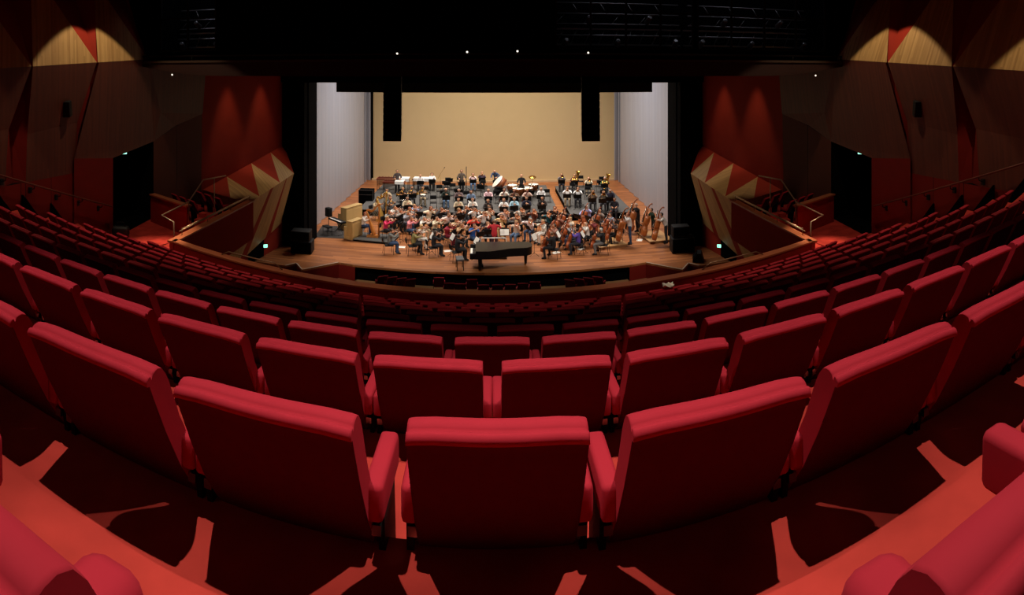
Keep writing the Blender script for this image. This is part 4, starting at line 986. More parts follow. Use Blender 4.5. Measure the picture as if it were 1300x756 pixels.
# head pixel x, y, floor, pose, instrument, shirt, trousers, hair, hair kind, who (a phrase that fits only this player), stand 0/1/2 (2 = with paper), facing tweak
BLK = (22, 22, 25); DK = (38, 38, 44); JEAN = (52, 72, 104); LJ = (96, 122, 156); BEI = (176, 156, 126); WHT = (226, 222, 214); GRY = (112, 110, 108)
H_b = (52, 36, 26); H_d = (26, 20, 18); H_l = (196, 160, 104); H_g = (176, 172, 166); H_w = (226, 222, 214); H_r = (140, 70, 40); H_m = (104, 72, 46)
hk, lh, bh = 'hair', 'longhair', 'baldhair'
LIST = [
# first violins, nearest edge
(489, 276, 0, 'violin', 'violin', (226, 52, 100), DK, H_l, lh, 'blonde violinist in a bright pink top', 2),
(494, 292, 0, 'violin', 'violin', (112, 110, 104), JEAN, H_d, hk, 'violinist in grey top and blue jeans at the left end', 0),
(524, 293, 0, 'violin_up', 'violin', (128, 116, 66), BLK, H_b, hk, 'violinist in an olive top at the stage edge', 2),
(550, 295, 0, 'violin', 'violin', (24, 22, 26), DK, H_b, lh, 'violinist in a black dress at the stage edge', 2),
(580, 300, 0, 'violin', 'violin', (30, 30, 34), BLK, H_d, hk, 'dark-haired violinist in black left of the piano', 2),
(599, 285, 0, 'violin', 'violin', (44, 92, 170), JEAN, H_d, hk, 'violinist in a royal blue t-shirt', 2),
(520, 276, 0, 'violin', 'violin', (230, 140, 148), JEAN, H_d, hk, 'violinist in a pink shirt and blue jeans', 2),
(531, 287, 0, 'violin_up', 'violin', (228, 216, 202), WHT, H_l, lh, 'blonde violinist dressed all in white', 0),
(538, 276, 0, 'violin', 'violin', (236, 226, 214), BEI, H_g, hk, 'white-shirted violinist with grey hair', 0),
(549, 276, 0, 'violin', 'violin', (220, 206, 176), BLK, H_d, hk, 'dark-haired violinist in a cream top', 1),
(567, 283, 0, 'violin_up', 'violin', (150, 34, 52), (120, 30, 46), H_d, lh, 'violinist in a dark crimson dress', 2),
(577, 278, 0, 'violin', 'violin', (222, 196, 150), BLK, H_b, lh, 'violinist with long brown hair in a pale yellow top', 0),
(584, 284, 0, 'violin', 'violin', (190, 150, 110), BLK, H_m, lh, 'long-haired violinist in a tan top', 0),
(567, 271, 0, 'violin_up', 'violin', (226, 200, 192), DK, H_m, hk, 'violinist in a pale pink top bending over the desk', 1),
(600, 275, 0, 'violin', 'violin', (224, 76, 60), DK, H_b, hk, 'violinist in a coral red top', 1),
(618, 282, 0, 'violin', 'violin', (40, 28, 42), BLK, H_m, lh, 'violinist in a dark plum top beside the conductor', 1),
# second violins and rows behind
(497, 267, 0, 'violin', 'violin', (150, 146, 140), BLK, H_b, hk, 'violinist in light grey behind the pink top', 1),
(504, 267, 0, 'violin', 'violin', (214, 210, 202), DK, H_m, hk, 'violinist in off-white behind the pink top', 0),
(513, 268, 0, 'violin', 'violin', (160, 160, 168), JEAN, H_l, hk, 'sandy-haired violinist in grey blue', 1),
(524, 260, 0, 'violin', 'violin', (176, 190, 226), DK, H_l, hk, 'violinist in a pale blue shirt', 1),
(516, 264, 0, 'violin_up', 'violin', (196, 190, 184), DK, H_r, lh, 'red-haired violinist in pale grey', 0),
(499, 262, 0, 'violin', 'violin', (224, 220, 212), DK, H_b, hk, 'violinist in a white shirt behind the harps', 1),
(545, 263, 0, 'violin_up', 'violin', (236, 216, 186), BEI, H_r, lh, 'auburn-haired violinist in a cream blouse', 1),
(558, 264, 0, 'violin', 'violin', (40, 38, 42), BLK, H_b, hk, 'violinist in black behind the cream blouse', 1),
(581, 265, 0, 'violin', 'violin', (52, 46, 46), BLK, H_l, lh, 'fair-haired violinist in dark brown', 1),
(601, 264, 0, 'violin', 'violin', (238, 234, 230), DK, H_d, hk, 'dark-haired violinist in a white shirt', 1),
(591, 262, 0, 'violin', 'violin', (96, 98, 100), DK, H_g, hk, 'grey-haired violinist in a grey sweater', 0),
(614, 269, 0, 'violin', 'violin', (232, 230, 228), BLK, H_m, hk, 'violinist in white behind the coral red top', 0),
(620, 264, 0, 'violin_up', 'violin', (240, 214, 184), DK, H_m, hk, 'violinist in a peach blouse behind the conductor', 1),
(636, 273, 0, 'violin', 'viola', (226, 200, 146), (214, 190, 140), H_d, hk, 'viola player in a long pale yellow dress', 1),
(641, 266, 0, 'violin', 'viola', (220, 196, 190), BLK, H_b, hk, 'viola player in a pale rose shirt', 1),
(662, 264, 0, 'violin', 'viola', (240, 236, 228), DK, H_b, lh, 'brown-haired viola player in a white top', 1),
(656, 281, 0, 'violin', 'viola', (224, 204, 186), LJ, H_l, hk, 'viola player in a beige shirt and light jeans', 2),
(656, 272, 0, 'violin', 'viola', (160, 140, 132), DK, H_m, hk, 'viola player in a taupe top', 0),
(674, 277, 0, 'violin_up', 'viola', (238, 218, 216), JEAN, H_g, hk, 'grey-haired viola player in a pale pink shirt and jeans', 2),
(691, 280, 0, 'violin', 'viola', (240, 236, 222), WHT, H_l, lh, 'blonde viola player in a white dress', 2),
(678, 266, 0, 'violin', 'viola', (120, 66, 50), BLK, H_r, hk, 'viola player in a rust brown shirt', 1),
(697, 269, 0, 'violin', 'viola', (20, 92, 104), BLK, H_d, lh, 'dark-haired viola player in a teal dress', 0),
(705, 263, 0, 'violin', 'viola', (58, 42, 40), BLK, H_r, lh, 'red-haired viola player in dark brown', 1),
# cellos
(703, 297, 0, 'cello', 'cello', (24, 22, 24), BLK, H_m, hk, 'cellist in black nearest the piano', 2),
(735, 292, 0, 'cello', 'cello', (84, 64, 150), DK, H_b, hk, 'cellist in a purple top', 2),
(766, 292, 0, 'cello', 'cello', (24, 24, 28), GRY, H_g, hk, 'grey-haired cellist in a black jacket', 2),
(711, 286, 0, 'cello', 'cello', (150, 104, 88), DK, H_b, hk, 'cellist in a dusty rose top', 0),
(712, 274, 0, 'cello', 'cello', (128, 78, 62), BLK, H_m, hk, 'cellist in a brown cardigan', 1),
(719, 267, 0, 'cello', 'cello', (26, 24, 28), BLK, H_d, hk, 'cellist in black in front of the right riser', 1),
(727, 277, 0, 'cello', 'cello', (206, 186, 160), DK, H_l, hk, 'fair-haired cellist in a sand coloured top', 0),
(729, 285, 0, 'cello', 'cello', (150, 150, 156), JEAN, H_g, hk, 'grey-haired cellist in a grey shirt', 0),
(747, 262, 0, 'cello', 'cello', (170, 172, 222), DK, H_w, hk, 'white-haired cellist in a lavender shirt', 1),
(764, 267, 0, 'cello', 'cello', (136, 120, 110), DK, H_g, bh, 'balding cellist in a grey brown shirt', 1),
(742, 284, 0, 'cello', 'cello', (210, 204, 196), BLK, H_w, bh, 'balding cellist in an off-white shirt', 1),
(756, 280, 0, 'cello', 'cello', (120, 44, 48), BLK, H_b, hk, 'cellist in a maroon sweater', 0),
(778, 272, 0, 'cello', 'cello', (150, 160, 176), DK, H_b, hk, 'cellist in a blue grey shirt', 1),
(784, 282, 0, 'cello', 'cello', (70, 50, 46), BLK, H_d, hk, 'cellist in dark brown beside the basses', 0),
# basses
(800, 272, .14, 'bass', 'double_bass', (222, 218, 214), JEAN, H_r, hk, 'bass player in a white shirt and jeans', 0),
(810, 260, .0, 'bass', 'double_bass', (26, 26, 30), BLK, H_g, hk, 'bass player in black furthest back', 1),
(830, 266, .0, 'bass', 'double_bass', (26, 52, 34), BLK, H_b, hk, 'bass player in a dark green top', 1),
(846, 272, .14, 'bass_reach', 'double_bass', (206, 202, 196), DK, H_d, hk, 'bass player in light grey nearest the right tower', 0),
# woodwind, front riser
(566, 240, .4, 'wind', 'clarinet', (30, 42, 36), LJ, H_w, bh, 'balding wind player in a dark green shirt', 1),
(582.5, 241, .4, 'wind', 'clarinet', (112, 92, 92), DK, H_g, hk, 'clarinettist in a grey plaid shirt', 1),
(598, 243, .4, 'lap', None, (116, 136, 164), JEAN, H_r, hk, 'musician in a slate blue shirt resting', 1),
(582, 252.5, .2, 'wind', 'oboe', (204, 186, 156), DK, H_d, hk, 'oboist in a beige shirt', 1),
(600, 252.5, .2, 'wind', 'flute', (238, 232, 222), DK, H_m, hk, 'flautist in a white blouse', 1),
(620, 240.5, .4, 'lap', None, (236, 196, 200), DK, H_w, bh, 'white-haired musician in a pink shirt', 1),
(619.5, 254, .2, 'wind', 'oboe', (52, 44, 42), BLK, H_m, hk, 'oboist in a dark brown jacket', 1),
(640.5, 240.5, .4, 'hold', 'bassoon', (224, 216, 204), DK, H_d, hk, 'bassoonist in a cream shirt', 1),
(652.5, 241.5, .4, 'hold', 'bassoon', (110, 84, 66), DK, H_r, lh, 'auburn-haired bassoonist in brown', 1),
(640.5, 253, .2, 'wind', 'clarinet', (240, 240, 238), DK, H_r, hk, 'clarinettist in a white t-shirt', 1),
(652, 252, .2, 'wind', 'clarinet', (168, 204, 220), DK, H_g, hk, 'clarinettist in a light blue shirt', 1),
(669.5, 241, .4, 'hold', 'bassoon', (206, 176, 160), DK, H_l, lh, 'blonde bassoonist in a beige cardigan', 1),
(668.5, 251, .2, 'wind', 'clarinet', (32, 32, 52), BLK, H_d, hk, 'clarinettist in navy', 1),
(687, 239, .4, 'lap', None, (230, 228, 226), BLK, H_r, bh, 'musician in a white shirt under a dark waistcoat', 1),
(688.5, 251, .2, 'wind', 'clarinet', (44, 36, 34), BLK, H_b, hk, 'clarinettist in a dark chocolate shirt', 1),
# left riser, harps
(491, 241, .4, 'hold', 'french_horn', (196, 178, 146), (96, 92, 72), H_b, hk, 'horn player in a khaki shirt', 0),
(495, 251, .2, 'hold', 'french_horn', (104, 104, 108), DK, H_r, hk, 'horn player in a grey shirt', 1),
(512.5, 239, .4, 'hold', 'french_horn', (28, 26, 28), BLK, H_l, hk, 'horn player in black behind the violins', 1),
(525, 238, .4, 'hold', 'french_horn', (104, 98, 92), DK, H_m, hk, 'horn player in a stone grey sweater', 1),
(533.5, 238, .4, 'hold', 'french_horn', (116, 100, 78), BEI, H_d, hk, 'horn player in a brown jacket with beige trousers', 0),
(517, 251, .2, 'wind', 'flute', (226, 206, 172), DK, H_b, lh, 'flautist in a cream dress behind the violins', 1),
# back row
(504.5, 217, .4, 'stand', None, (70, 60, 58), BLK, H_d, hk, 'percussionist in dark grey behind the marimba', 0),
(533.5, 222.5, .4, 'lap', None, (214, 210, 206), DK, H_w, bh, 'balding percussionist in a white shirt and dark waistcoat', 1),
(548.5, 218, .55, 'lap', None, (244, 242, 238), BLK, H_d, hk, 'percussionist in a bright white shirt on a high seat', 1),
(586, 217, .4, 'stand', None, (92, 80, 70), BLK, H_d, hk, 'standing musician in a brown shirt by the tall pole', 1),
(600.5, 221, .4, 'brass', 'trumpet', (238, 206, 202), LJ, H_m, hk, 'trumpeter in a pale pink shirt', 1),
(612, 219, .4, 'brass', 'trumpet', (84, 68, 82), DK, H_l, bh, 'trumpeter in a muted purple shirt', 1),
(630, 216, .4, 'bend', None, (58, 74, 104), DK, H_l, bh, 'percussionist in denim blue leaning on the bass drum', 1),
(662, 222.5, .4, 'stand', None, (20, 20, 24), BLK, H_g, bh, 'timpanist in black', 1),
(713, 221.5, .4, 'brass', 'trombone', (120, 112, 112), DK, H_l, hk, 'trombonist in a grey shirt', 1),
(721, 238, .4, 'brass', 'trumpet', (242, 240, 238), BEI, H_d, hk, 'left trumpeter of the pair in white shirts', 1),
(733.5, 238.5, .4, 'brass', 'trumpet', (242, 240, 238), DK, H_d, hk, 'right trumpeter of the pair in white shirts', 1),
(729.5, 222.5, .4, 'hold', 'tuba', (84, 36, 40), BLK, H_l, hk, 'tuba player in a maroon shirt', 1),
(747.5, 226, .4, 'brass', 'trombone', (222, 212, 186), BEI, H_g, bh, 'trombonist in a cream jacket', 1),
(768, 226, .4, 'hold', 'tuba', (70, 92, 62), DK, H_w, hk, 'tuba player in green at the right end', 1),
(757, 243, .4, 'brass', 'trombone', (130, 112, 96), DK, H_b, hk, 'trombonist in a light brown shirt', 1),
(765, 243, .4, 'brass', 'trombone', (92, 88, 80), DK, H_m, hk, 'trombonist in an olive grey shirt', 1),
(774, 242, .4, 'lap', None, (36, 32, 52), BLK, H_r, bh, 'balding musician in navy at the right end', 1),
(778.5, 252, 0, 'lap', None, (46, 48, 58), DK, H_m, hk, 'musician in slate grey turning pages at the right end', 0),
]
HZ = {'stand': 1.575, 'bend': 1.52, 'bass': 1.575, 'bass_reach': 1.53}
for q in LIST:
    x, y, fz, pose = q[:4]; d = ray(x, y); hz = HZ.get(pose, 1.20)
    r_ = (EYE-fz-hz)/(-d.z)
    PL.append([d.x*r_, d.y*r_, fz, pose, q])
    if PL[-1][2] == .55: PL[-1][2] = .4
for it in range(60):                    # keep neighbours from sitting in one another
    for i in range(len(PL)):
        for j in range(i):
            a, b = PL[i], PL[j]; dx, dy = a[0]-b[0], a[1]-b[1]; dd = math.hypot(dx, dy)
            need = .82 if 'cello' in (a[3], b[3]) else (1.15 if a[3] == b[3] == 'bass' else .70)
            if dd < need:
                u = (need-dd)/2*.5/max(dd, .01)
                a[0] += dx*u*.6; a[1] += dy*u; b[0] -= dx*u*.6; b[1] -= dy*u
ns = 0
for x, y, fz, pose, q in PL:
    fy = 29.4 if q[2] < .3 and y < 37 else 27.0
    tx, ty = (CTR.x, CTR.y) if y < 36 else (x*.55, 25.)
    fdir = math.atan2(ty-y, tx-x)-PI/2
    inst, top, legs, hr, hkd, who = q[4:10]
    if y < 33 and abs(x) > 2.2: fdir += (.35 if x < 0 else -.35)*min(1, (33-y)/3)
    loc = V((x, y, fz)); Pm = Matrix.Translation(loc) @ Matrix.Rotation(fdir, 4, 'Z')
    verb = 'standing' if pose in HZ else 'seated'
    person(pose, loc, fdir, top, legs, hr, hkd, '%s, %s' % (who, verb), 'members of the orchestra', tee='t-shirt' in who)
    if pose not in HZ: place('chair', Pm @ Matrix.Translation((0, -.02, 0)), 'black chair under the %s' % who, 'orchestra chairs')
    if inst: hold(inst, Pm, who, '')
    if q[10]:
        dist = 1.05 if inst in ('cello',) else (.95 if inst in ('violin', 'viola') else .86)
        S = Pm @ Matrix.Translation((.16 if inst in ('violin', 'viola') else .0, dist, 0))
        low = y > 34.5
        place('low_stand' if low else 'stand', S, 'music stand before the %s' % who, 'music stands')
        if q[10] == 2 or (ns % 3 == 0):
            p = bpy.data.objects.new('sheet_music', PAPERL if low else PAPER); COL.objects.link(p); p.matrix_world = S
            tag(p, 'white sheet music before the %s' % who, 'sheet music', 'sheet music on the stands')
        ns += 1
# ------------------------------------------------------------------ risers, podium
def riser(name, x0, x1, y0, y1, z, label):
    r = thing(name, label, 'riser', ((x0+x1)/2, (y0+y1)/2, 0), 0, 'grey carpeted risers')
    hx, hy = (x1-x0)/2, (y1-y0)/2
    g = MB(); g.box(-hx, hx, -hy, hy, z-.04, z); g.build('deck', M_greycarpet, r)
    g = MB(); g.box(-hx+.03, hx-.03, -hy+.03, hy-.03, .0, z-.04); g.build('skirt', M_black, r)
    return r
riser('stage_riser', -6.6, 4.1, 35.35, 36.85, .2, 'low grey riser under the front woodwind row')
riser('stage_riser', -8.4, -2.2, 36.87, 45.6, .4, 'broad grey riser under the horns and the marimba')
riser('stage_riser', -2.18, 4.1, 36.87, 45.6, .4, 'broad grey riser under the bassoons and the timpani')
riser('stage_riser', 4.75, 8.7, 36.1, 45.2, .4, 'grey riser under the brass players on the right')
r = thing('podium', 'small grey conductor podium with a white guard rail behind the piano', 'podium', (.06, 29.55, 0))
g = MB(); g.box(-.65, .65, -.6, .6, 0, .10, bev=.01); g.build('deck', M_greycarpet, r)
g = MB(); g.tube([(-.62, -.55, .09), (-.62, -.55, .98), (-.58, -.55, 1.02), (.58, -.55, 1.02), (.62, -.55, .98), (.62, -.55, .09)], .022, 8); g.build('guard_rail', mat('white rail', (226, 222, 214), .4), r)
for z in (.55,):
    g = MB(); g.tube([(-.62, -.55, z), (.62, -.55, z)], .014, 6); g.build('lower_rail', mat('white rail', (226, 222, 214), .4), r)
Pm = Matrix.Translation((.10, 29.6, .10))
person('conduct', (.10, 29.6, .10), 0., (176, 34, 44), (60, 26, 34), H_m, 'hair', 'conductor in a red shirt seen from behind on the podium', 'members of the orchestra', tee=True)
S = Matrix.Translation((.62, 30.35, 0)); place('stand', S, 'music stand before the conductor', 'music stands')
p = bpy.data.objects.new('sheet_music', PAPER); COL.objects.link(p); p.matrix_world = S; tag(p, 'white open score before the conductor', 'sheet music', 'sheet music on the stands')

# ------------------------------------------------------------------ grand piano, its stool
M_piano = mat('black piano lacquer', (20, 18, 18), .34, .0, spec=.25)
r = thing('grand_piano', 'black concert grand piano with closed lid across the stage front', 'piano', (.42, 27.80, 0), .02)
def sm(pts, n=6):
    out = []
    k = len(pts)
    for i in range(k-1):
        p0, p1, p2, p3 = [V(pts[max(0, min(k-1, i+d))]) for d in (-1, 0, 1, 2)]
        for j in range(n):
            t = j/n; out.append(tuple(.5*((2*p1)+(p2-p0)*t+(2*p0-5*p1+4*p2-p3)*t*t+(3*p1-p0-3*p2+p3)*t**3)))
    return out+[tuple(pts[-1])]
curve_side = sm([(-.95, -.78), (-.55, -.77), (-.1, -.60), (.35, -.40), (.85, -.34), (1.2, -.28), (1.40, -.08), (1.44, .2), (1.38, .52), (1.2, .70)])
ol = [(-1.18, -.78)]+curve_side+[(-1.18, .74)]
g = MB(); g.prism(ol, 'z', .60, .94); g.build('case', M_piano, r)
lid = [(x*1.008, y*1.012) for x, y in ol]
g = MB(); g.prism([q for q in lid if q[0] > -.62]+[(-.62, .745), (-.62, -.785)], 'z', .945, .970); g.prism([(-1.19, -.79), (-.625, -.79), (-.625, .75), (-1.19, .75)], 'z', .945, .970); g.build('lid', M_piano, r)
g = MB(); g.box(-1.46, -1.18, -.78, .74, .60, .66); g.box(-1.46, -1.18, -.78, -.70, .66, .86, bev=.02); g.box(-1.46, -1.18, .66, .74, .66, .86, bev=.02); g.build('key_bed', M_piano, r)
g = MB(); g.box(-1.44, -1.20, -.69, .65, .66, .70)
kb = g.build('keyboard', M_paper, r)
g = MB()
for k in range(36):
    if k % 7 in (2, 6): continue
    y = -.66+1.29*k/36; g.box(-1.34, -1.20, y+.012, y+.026, .70, .715)
g.build('black_keys', M_ebony, kb)
g = MB(); g.box(-1.20, -1.18, -.70, .66, .70, .90); g.build('fallboard', M_piano, r)
for x, y in ((-1.0, -.62), (-1.0, .58), (1.15, .2)):
    g = MB(); g.lathe([(.06, .10), (.075, .30), (.09, .55), (.11, .60)], 8, 0, Matrix.Translation((x, y, 0))); g.tube([(x, y, .10), (x, y, .05)], .03, 8)
    l = g.build('leg', M_piano, r)
    g = MB(); g.tube([(x-.02, y-.02, .05), (x-.02, y+.02, .05)], .05, 12); g.build('caster', M_brass, l)
g = MB(); g.tube([(-.92, -.08, .60), (-.90, -.14, .12)], .018, 6); g.tube([(-.92, .08, .60), (-.90, .14, .12)], .018, 6); g.box(-.98, -.84, -.18, .18, .06, .13, bev=.01); g.build('pedal_lyre', M_piano, r)
g = MB()
for k in (-1, 0, 1): g.box(-1.10, -.96, k*.08-.02, k*.08+.02, .045, .06)
g.build('pedals', M_brass, r)
r = thing('piano_stool', 'grey padded piano stool at the keyboard end of the grand piano', 'stool', (-1.5, 27.5, 0), .15)
g = MB(); g.box(-.18, .18, -.30, .30, .44, .53, bev=.03); g.build('seat', mat('grey leather', (92, 92, 94), .5), r)
for x in (-.14, .14):
    for y in (-.25, .25): g = MB(); g.tube([(x, y, .45), (x*1.05, y*1.05, 0)], .02, 6); g.build('leg', M_frame, r)

# ------------------------------------------------------------------ harps
def make_harp(m, mm):
    """column away from the player (+y), soundbox leaning to the shoulder at y = 0"""
    r = thing('concert_harp', '', 'harp')
    g = MB(); g.prism([(-.22, -.18), (.22, -.18), (.16, .46), (-.16, .46)], 'z', .0, .12); g.build('base', m, r)
    g = MB(); g.tube([(0, .42, .10), (0, .45, .9), (0, .47, 1.62), (0, .47, 1.72)], [.045, .034, .034, .05], 12); g.lathe([(.03, 1.70), (.07, 1.74), (.075, 1.80), (.05, 1.84), (0, 1.86)], 12, 0, Matrix.Translation((0, .47, 0))); g.build('column', mm, r)
    pts = sm([(0, .47, 1.76), (0, .34, 1.70), (0, .18, 1.48), (0, .02, 1.38), (0, -.14, 1.44), (0, -.26, 1.40)], 5)
    g = MB()
    for a, b in zip(pts, pts[1:]):
        d = .055
        vs = [(-.025, a[1], a[2]-d), (.025, a[1], a[2]-d), (.025, a[1], a[2]+d), (-.025, a[1], a[2]+d), (-.025, b[1], b[2]-d), (.025, b[1], b[2]-d), (.025, b[1], b[2]+d), (-.025, b[1], b[2]+d)]
        g.add(vs, ((0,1,5,4),(1,2,6,5),(2,3,7,6),(3,0,4,7),(0,3,2,1),(4,5,6,7)))
    g.build('neck', mm, r)
    g = MB(); a, b = V((0, .24, .12)), V((0, -.24, 1.38)); n = 10; vs = []
    for i in range(n+1):
        t = i/n; c = a.lerp(b, t); w = .19*(1-t)+.055*t; dp = .17*(1-t)+.07*t
        for k in range(9):
            w2 = PI*k/8; vs.append((w*math.cos(w2), c.y-dp*math.sin(w2)*.93, c.z-dp*math.sin(w2)*.36))
    g.add(vs, [(i*9+k, i*9+(k+1) % 9, (i+1)*9+(k+1) % 9, (i+1)*9+k) for i in range(n) for k in range(9)], 0, True)
    g.add(vs[:9], [list(range(9))]); g.add(vs[-9:], [list(range(8, -1, -1))]); g.build('soundbox', m, r)
    g = MB()
    for i in range(30):
        t = .06+.88*i/29; c = a.lerp(b, t); j = pts[min(len(pts)-1, int((1-t*.0-i/29*.0)*0)+int((len(pts)-1)*(i+.5)/30))]
        tgt = pts[int((len(pts)-1)*(i+.5)/30)]
        g.tube([(0, c.y, c.z), (0, tgt[1], tgt[2]-.04)], .0016, 3)
    g.build('strings', mat('harp gut', (225, 205, 170), .5), r)
    return r
for (hx, hy, fz, m, mm, who, top, legs, hr, hkd, hw) in (
        (461, 271, .12, M_harpw, M_harpw, 'harpist in white beside the orange harp', (232, 220, 206), JEAN, H_r, 'longhair', 'orange maple concert harp on the grey platform at the left'),
        (476, 254, .0, M_gold, M_gold, 'harpist in a tan top at the gilded harp', (196, 176, 140), DK, H_b, 'hair', 'gilded concert harp behind the orange one')):
    d = ray(hx, hy); rr = (EYE-fz-1.20)/(-d.z); loc = V((d.x*rr, d.y*rr, fz)); f = math.atan2(29-loc.y, 1.-loc.x)-PI/2+.25
    person('harp', loc, f, top, legs, hr, hkd, who+', seated on the left of the stage', 'members of the orchestra')
    Pm = Matrix.Translation(loc) @ Matrix.Rotation(f, 4, 'Z')
    place('chair', Pm @ Matrix.Translation((0, -.02, 0)), 'black chair under the %s' % who, 'orchestra chairs')
    h = make_harp(m, mm); h['label'] = hw; h['group'] = 'concert harps'; h.matrix_world = Pm @ Matrix.Translation((.13, .50, 0))
    if fz:
        q = Pm @ V((.15, .45, 0)); r = thing('harp_platform', 'low grey platform under the orange harp and its player', 'platform', (q.x, q.y, 0), f)
        g = MB(); g.box(-.75, .75, -.8, 1.45, .08, .12, bev=.01); g.build('deck', M_greycarpet, r); g = MB(); g.box(-.72, .72, -.77, 1.42, .0, .08); g.build('frame', M_black, r)

# ------------------------------------------------------------------ keyboards in blond cases
def celesta(loc, rz, w, d, h, label):
    r = thing('celesta', label, 'celesta', loc, rz, 'blond wood celestas')
    g = MB(); g.box(-w/2, w/2, -d/2, d*.15, .06, h, bev=.012); g.build('case', M_blond, r)
    g = MB(); g.box(-w/2-.02, w/2+.02, -d/2-.02, d*.17, h, h+.03, bev=.008); g.build('top', M_blond, r)
    for x in (-w/2+.03, w/2-.03): g = MB(); g.box(x-.03, x+.03, d*.15, d/2, .06, h*.72, bev=.01); g.build('side_cheek', M_blond, r)
    g = MB(); g.box(-w/2+.06, w/2-.06, d*.15, d*.46, h*.60, h*.66); k = g.build('keyboard', M_paper, r)
    g = MB()
    for i in range(28):
        if i % 7 in (2, 6): continue
        x = -w/2+.08+(w-.16)*i/28; g.box(x+.008, x+.022, d*.15, d*.35, h*.66, h*.675)
    g.build('black_keys', M_ebony, k)
    g = MB(); g.box(-w/2+.05, w/2-.05, -d/2-.012, -d/2, .2, h-.12); g.build('back_panel', wood('blond back', (196, 160, 98), (226, 190, 128), 'X', .3, .45), r)
    g = MB(); g.box(-w/2-.03, w/2+.03, -d/2-.03, d/2, 0, .06); g.build('plinth', M_steel, r)
    return r
p = at_z(447, 305, 0); celesta((p.x, p.y+.3, 0), 1.18, 1.0, .55, 1.02, 'blond wood celesta nearest the stage edge at the far left')
p = at_z(443, 291, 0); celesta((p.x, p.y+.3, 0), 1.12, 1.5, .62, 1.28, 'taller blond wood celesta behind the front one')
p = at_z(430, 300, 0)
r = thing('stage_rug', 'dark grey rug under the keyboards at the far left', 'rug', (p.x, p.y+.5, 0), .1)
g = MB(); g.box(-1.35, 1.2, -.95, 1.6, 0.0, .012, bev=.004); g.build('rug', mat('dark grey rug', (66, 62, 60), .95, .2, 6), r)
p = at_z(428, 297, 0)
r = thing('stage_keyboard', 'black electronic keyboard on a crossed stand at the far left', 'keyboard', (p.x, p.y, 0), -.75)
g = MB(); g.box(-.68, .68, -.18, .18, .70, .80, bev=.01); g.build('case', M_frame, r)
g = MB(); g.box(-.62, .62, -.17, -.02, .80, .812); k = g.build('keys', M_paper, r)
g = MB()
for i in range(40):
    if i % 7 in (2, 6): continue
    g.box(-.61+.031*i+.008, -.61+.031*i+.022, -.11, -.02, .812, .822)
g.build('black_keys', M_ebony, k)
for s in (-1, 1): g = MB(); g.tube([(s*.42, .14, .70), (-s*.42, .14, .02), (-s*.42, -.2, .02)], .018, 6); g.build('stand', M_frame, r)
r = thing('keyboard_bench', 'black bench in front of the electronic keyboard', 'bench', (p.x-.45, p.y-.42, 0), -.75)
g = MB(); g.box(-.3, .3, -.17, .17, .44, .52, bev=.02); g.build('seat', M_frame, r)
for x in (-.26, .26):
    for y in (-.13, .13): g = MB(); g.tube([(x, y, .45), (x, y, 0)], .015, 6); g.build('leg', M_frame, r)
p = at_z(416, 295, 0)
r = thing('floor_monitor', 'black speaker on a pole beside the electronic keyboard', 'speaker', (p.x, p.y+.2, 0), -.6)
g = MB(); g.box(-.17, .17, -.14, .14, .85, 1.35, bev=.02); g.build('cabinet', M_frame, r); g = MB(); g.tube([(0, 0, 0), (0, 0, .86)], .02, 8); g.lathe([(.22, 0), (.2, .02), (.03, .03)], 12); g.build('pole', M_frame, r)
p = at_z(464, 263, 0)
r = thing('flight_case', 'large black flight case standing behind the harps', 'case', (p.x, p.y+.4, 0), .05)
g = MB(); g.box(-.48, .48, -.4, .4, .10, 1.12, bev=.01); g.build('body', M_black, r)
for x in (-.48, .48): g = MB(); g.box(x-.02, x+.02, -.42, -.38, .09, 1.13); g.build('edging', mat('case edging', (90, 90, 92), .4, metal=.8), r)
for z in (.10, .82, 1.12): g = MB(); g.box(-.5, .5, -.42, -.40, z-.015, z+.015); g.build('edging', mat('case edging', (90, 90, 92), .4, metal=.8), r)
for x in (-.4, .4):
    for y in (-.32, .32): g = MB(); g.tube([(x-.02, y, .05), (x+.02, y, .05)], .05, 10); g.build('caster', M_frame, r)

# ------------------------------------------------------------------ percussion
def mallet(loc, rz, L, d0, d1, n, m, label, cover=None):
    r = thing('marimba', label, 'mallet instrument', loc, rz, 'mallet percussion')
    g = MB()
    for k in range(n):
        x = -L/2+L*(k+.5)/n; w = L/n*.42; dd = d0+(d1-d0)*k/n
        g.box(x-w, x+w, -dd, -.02, .86, .885)
        if k % 7 not in (2, 6): g.box(x-w+L/n*.5, x+w+L/n*.5, .02, dd, .89, .915)
    b = g.build('bars', m, r); b['kind'] = 'stuff'
    g = MB()
    for s in (-1, 1): g.box(-L/2-.05, L/2+.05, s*d0-.02 if s > 0 else -d0-.02, s*d0+.02 if s > 0 else -d0+.02, .80, .86)
    for x in (-L/2-.05, L/2): g.box(x, x+.05, -d0, d0, .78, .86)
    g.build('frame', M_bassoonw, r)
    g = MB()
    for k in range(n): x = -L/2+L*(k+.5)/n; g.tube([(x, -.12, .80), (x, -.12, .78-.45*(1-k/n))], L/n*.36, 6)
    g.build('resonators', M_steel, r)['kind'] = 'stuff'
    for x in (-L/2+.02, L/2-.02):
        for y in (-d0+.03, d0-.03): g = MB(); g.tube([(x, y, .80), (x, y, 0)], .022, 6); g.build('leg', M_frame, r)
    if cover:
        g = MB(); g.box(cover[0], cover[1], -d0-.02, d0+.02, .91, .935, bev=.01); g.box(cover[0], cover[1], -d0-.03, -d0-.015, .72, .93); g.build('cloth_cover', mat('white cover', (238, 234, 226), .8), r)
    return r
mallet((-7.25, 43.3, .4), .03, 2.3, .42, .22, 36, mat('rosewood bars', (92, 32, 24), .4, .2), 'rosewood marimba half under a white cloth at the back left', (.35, 1.2))
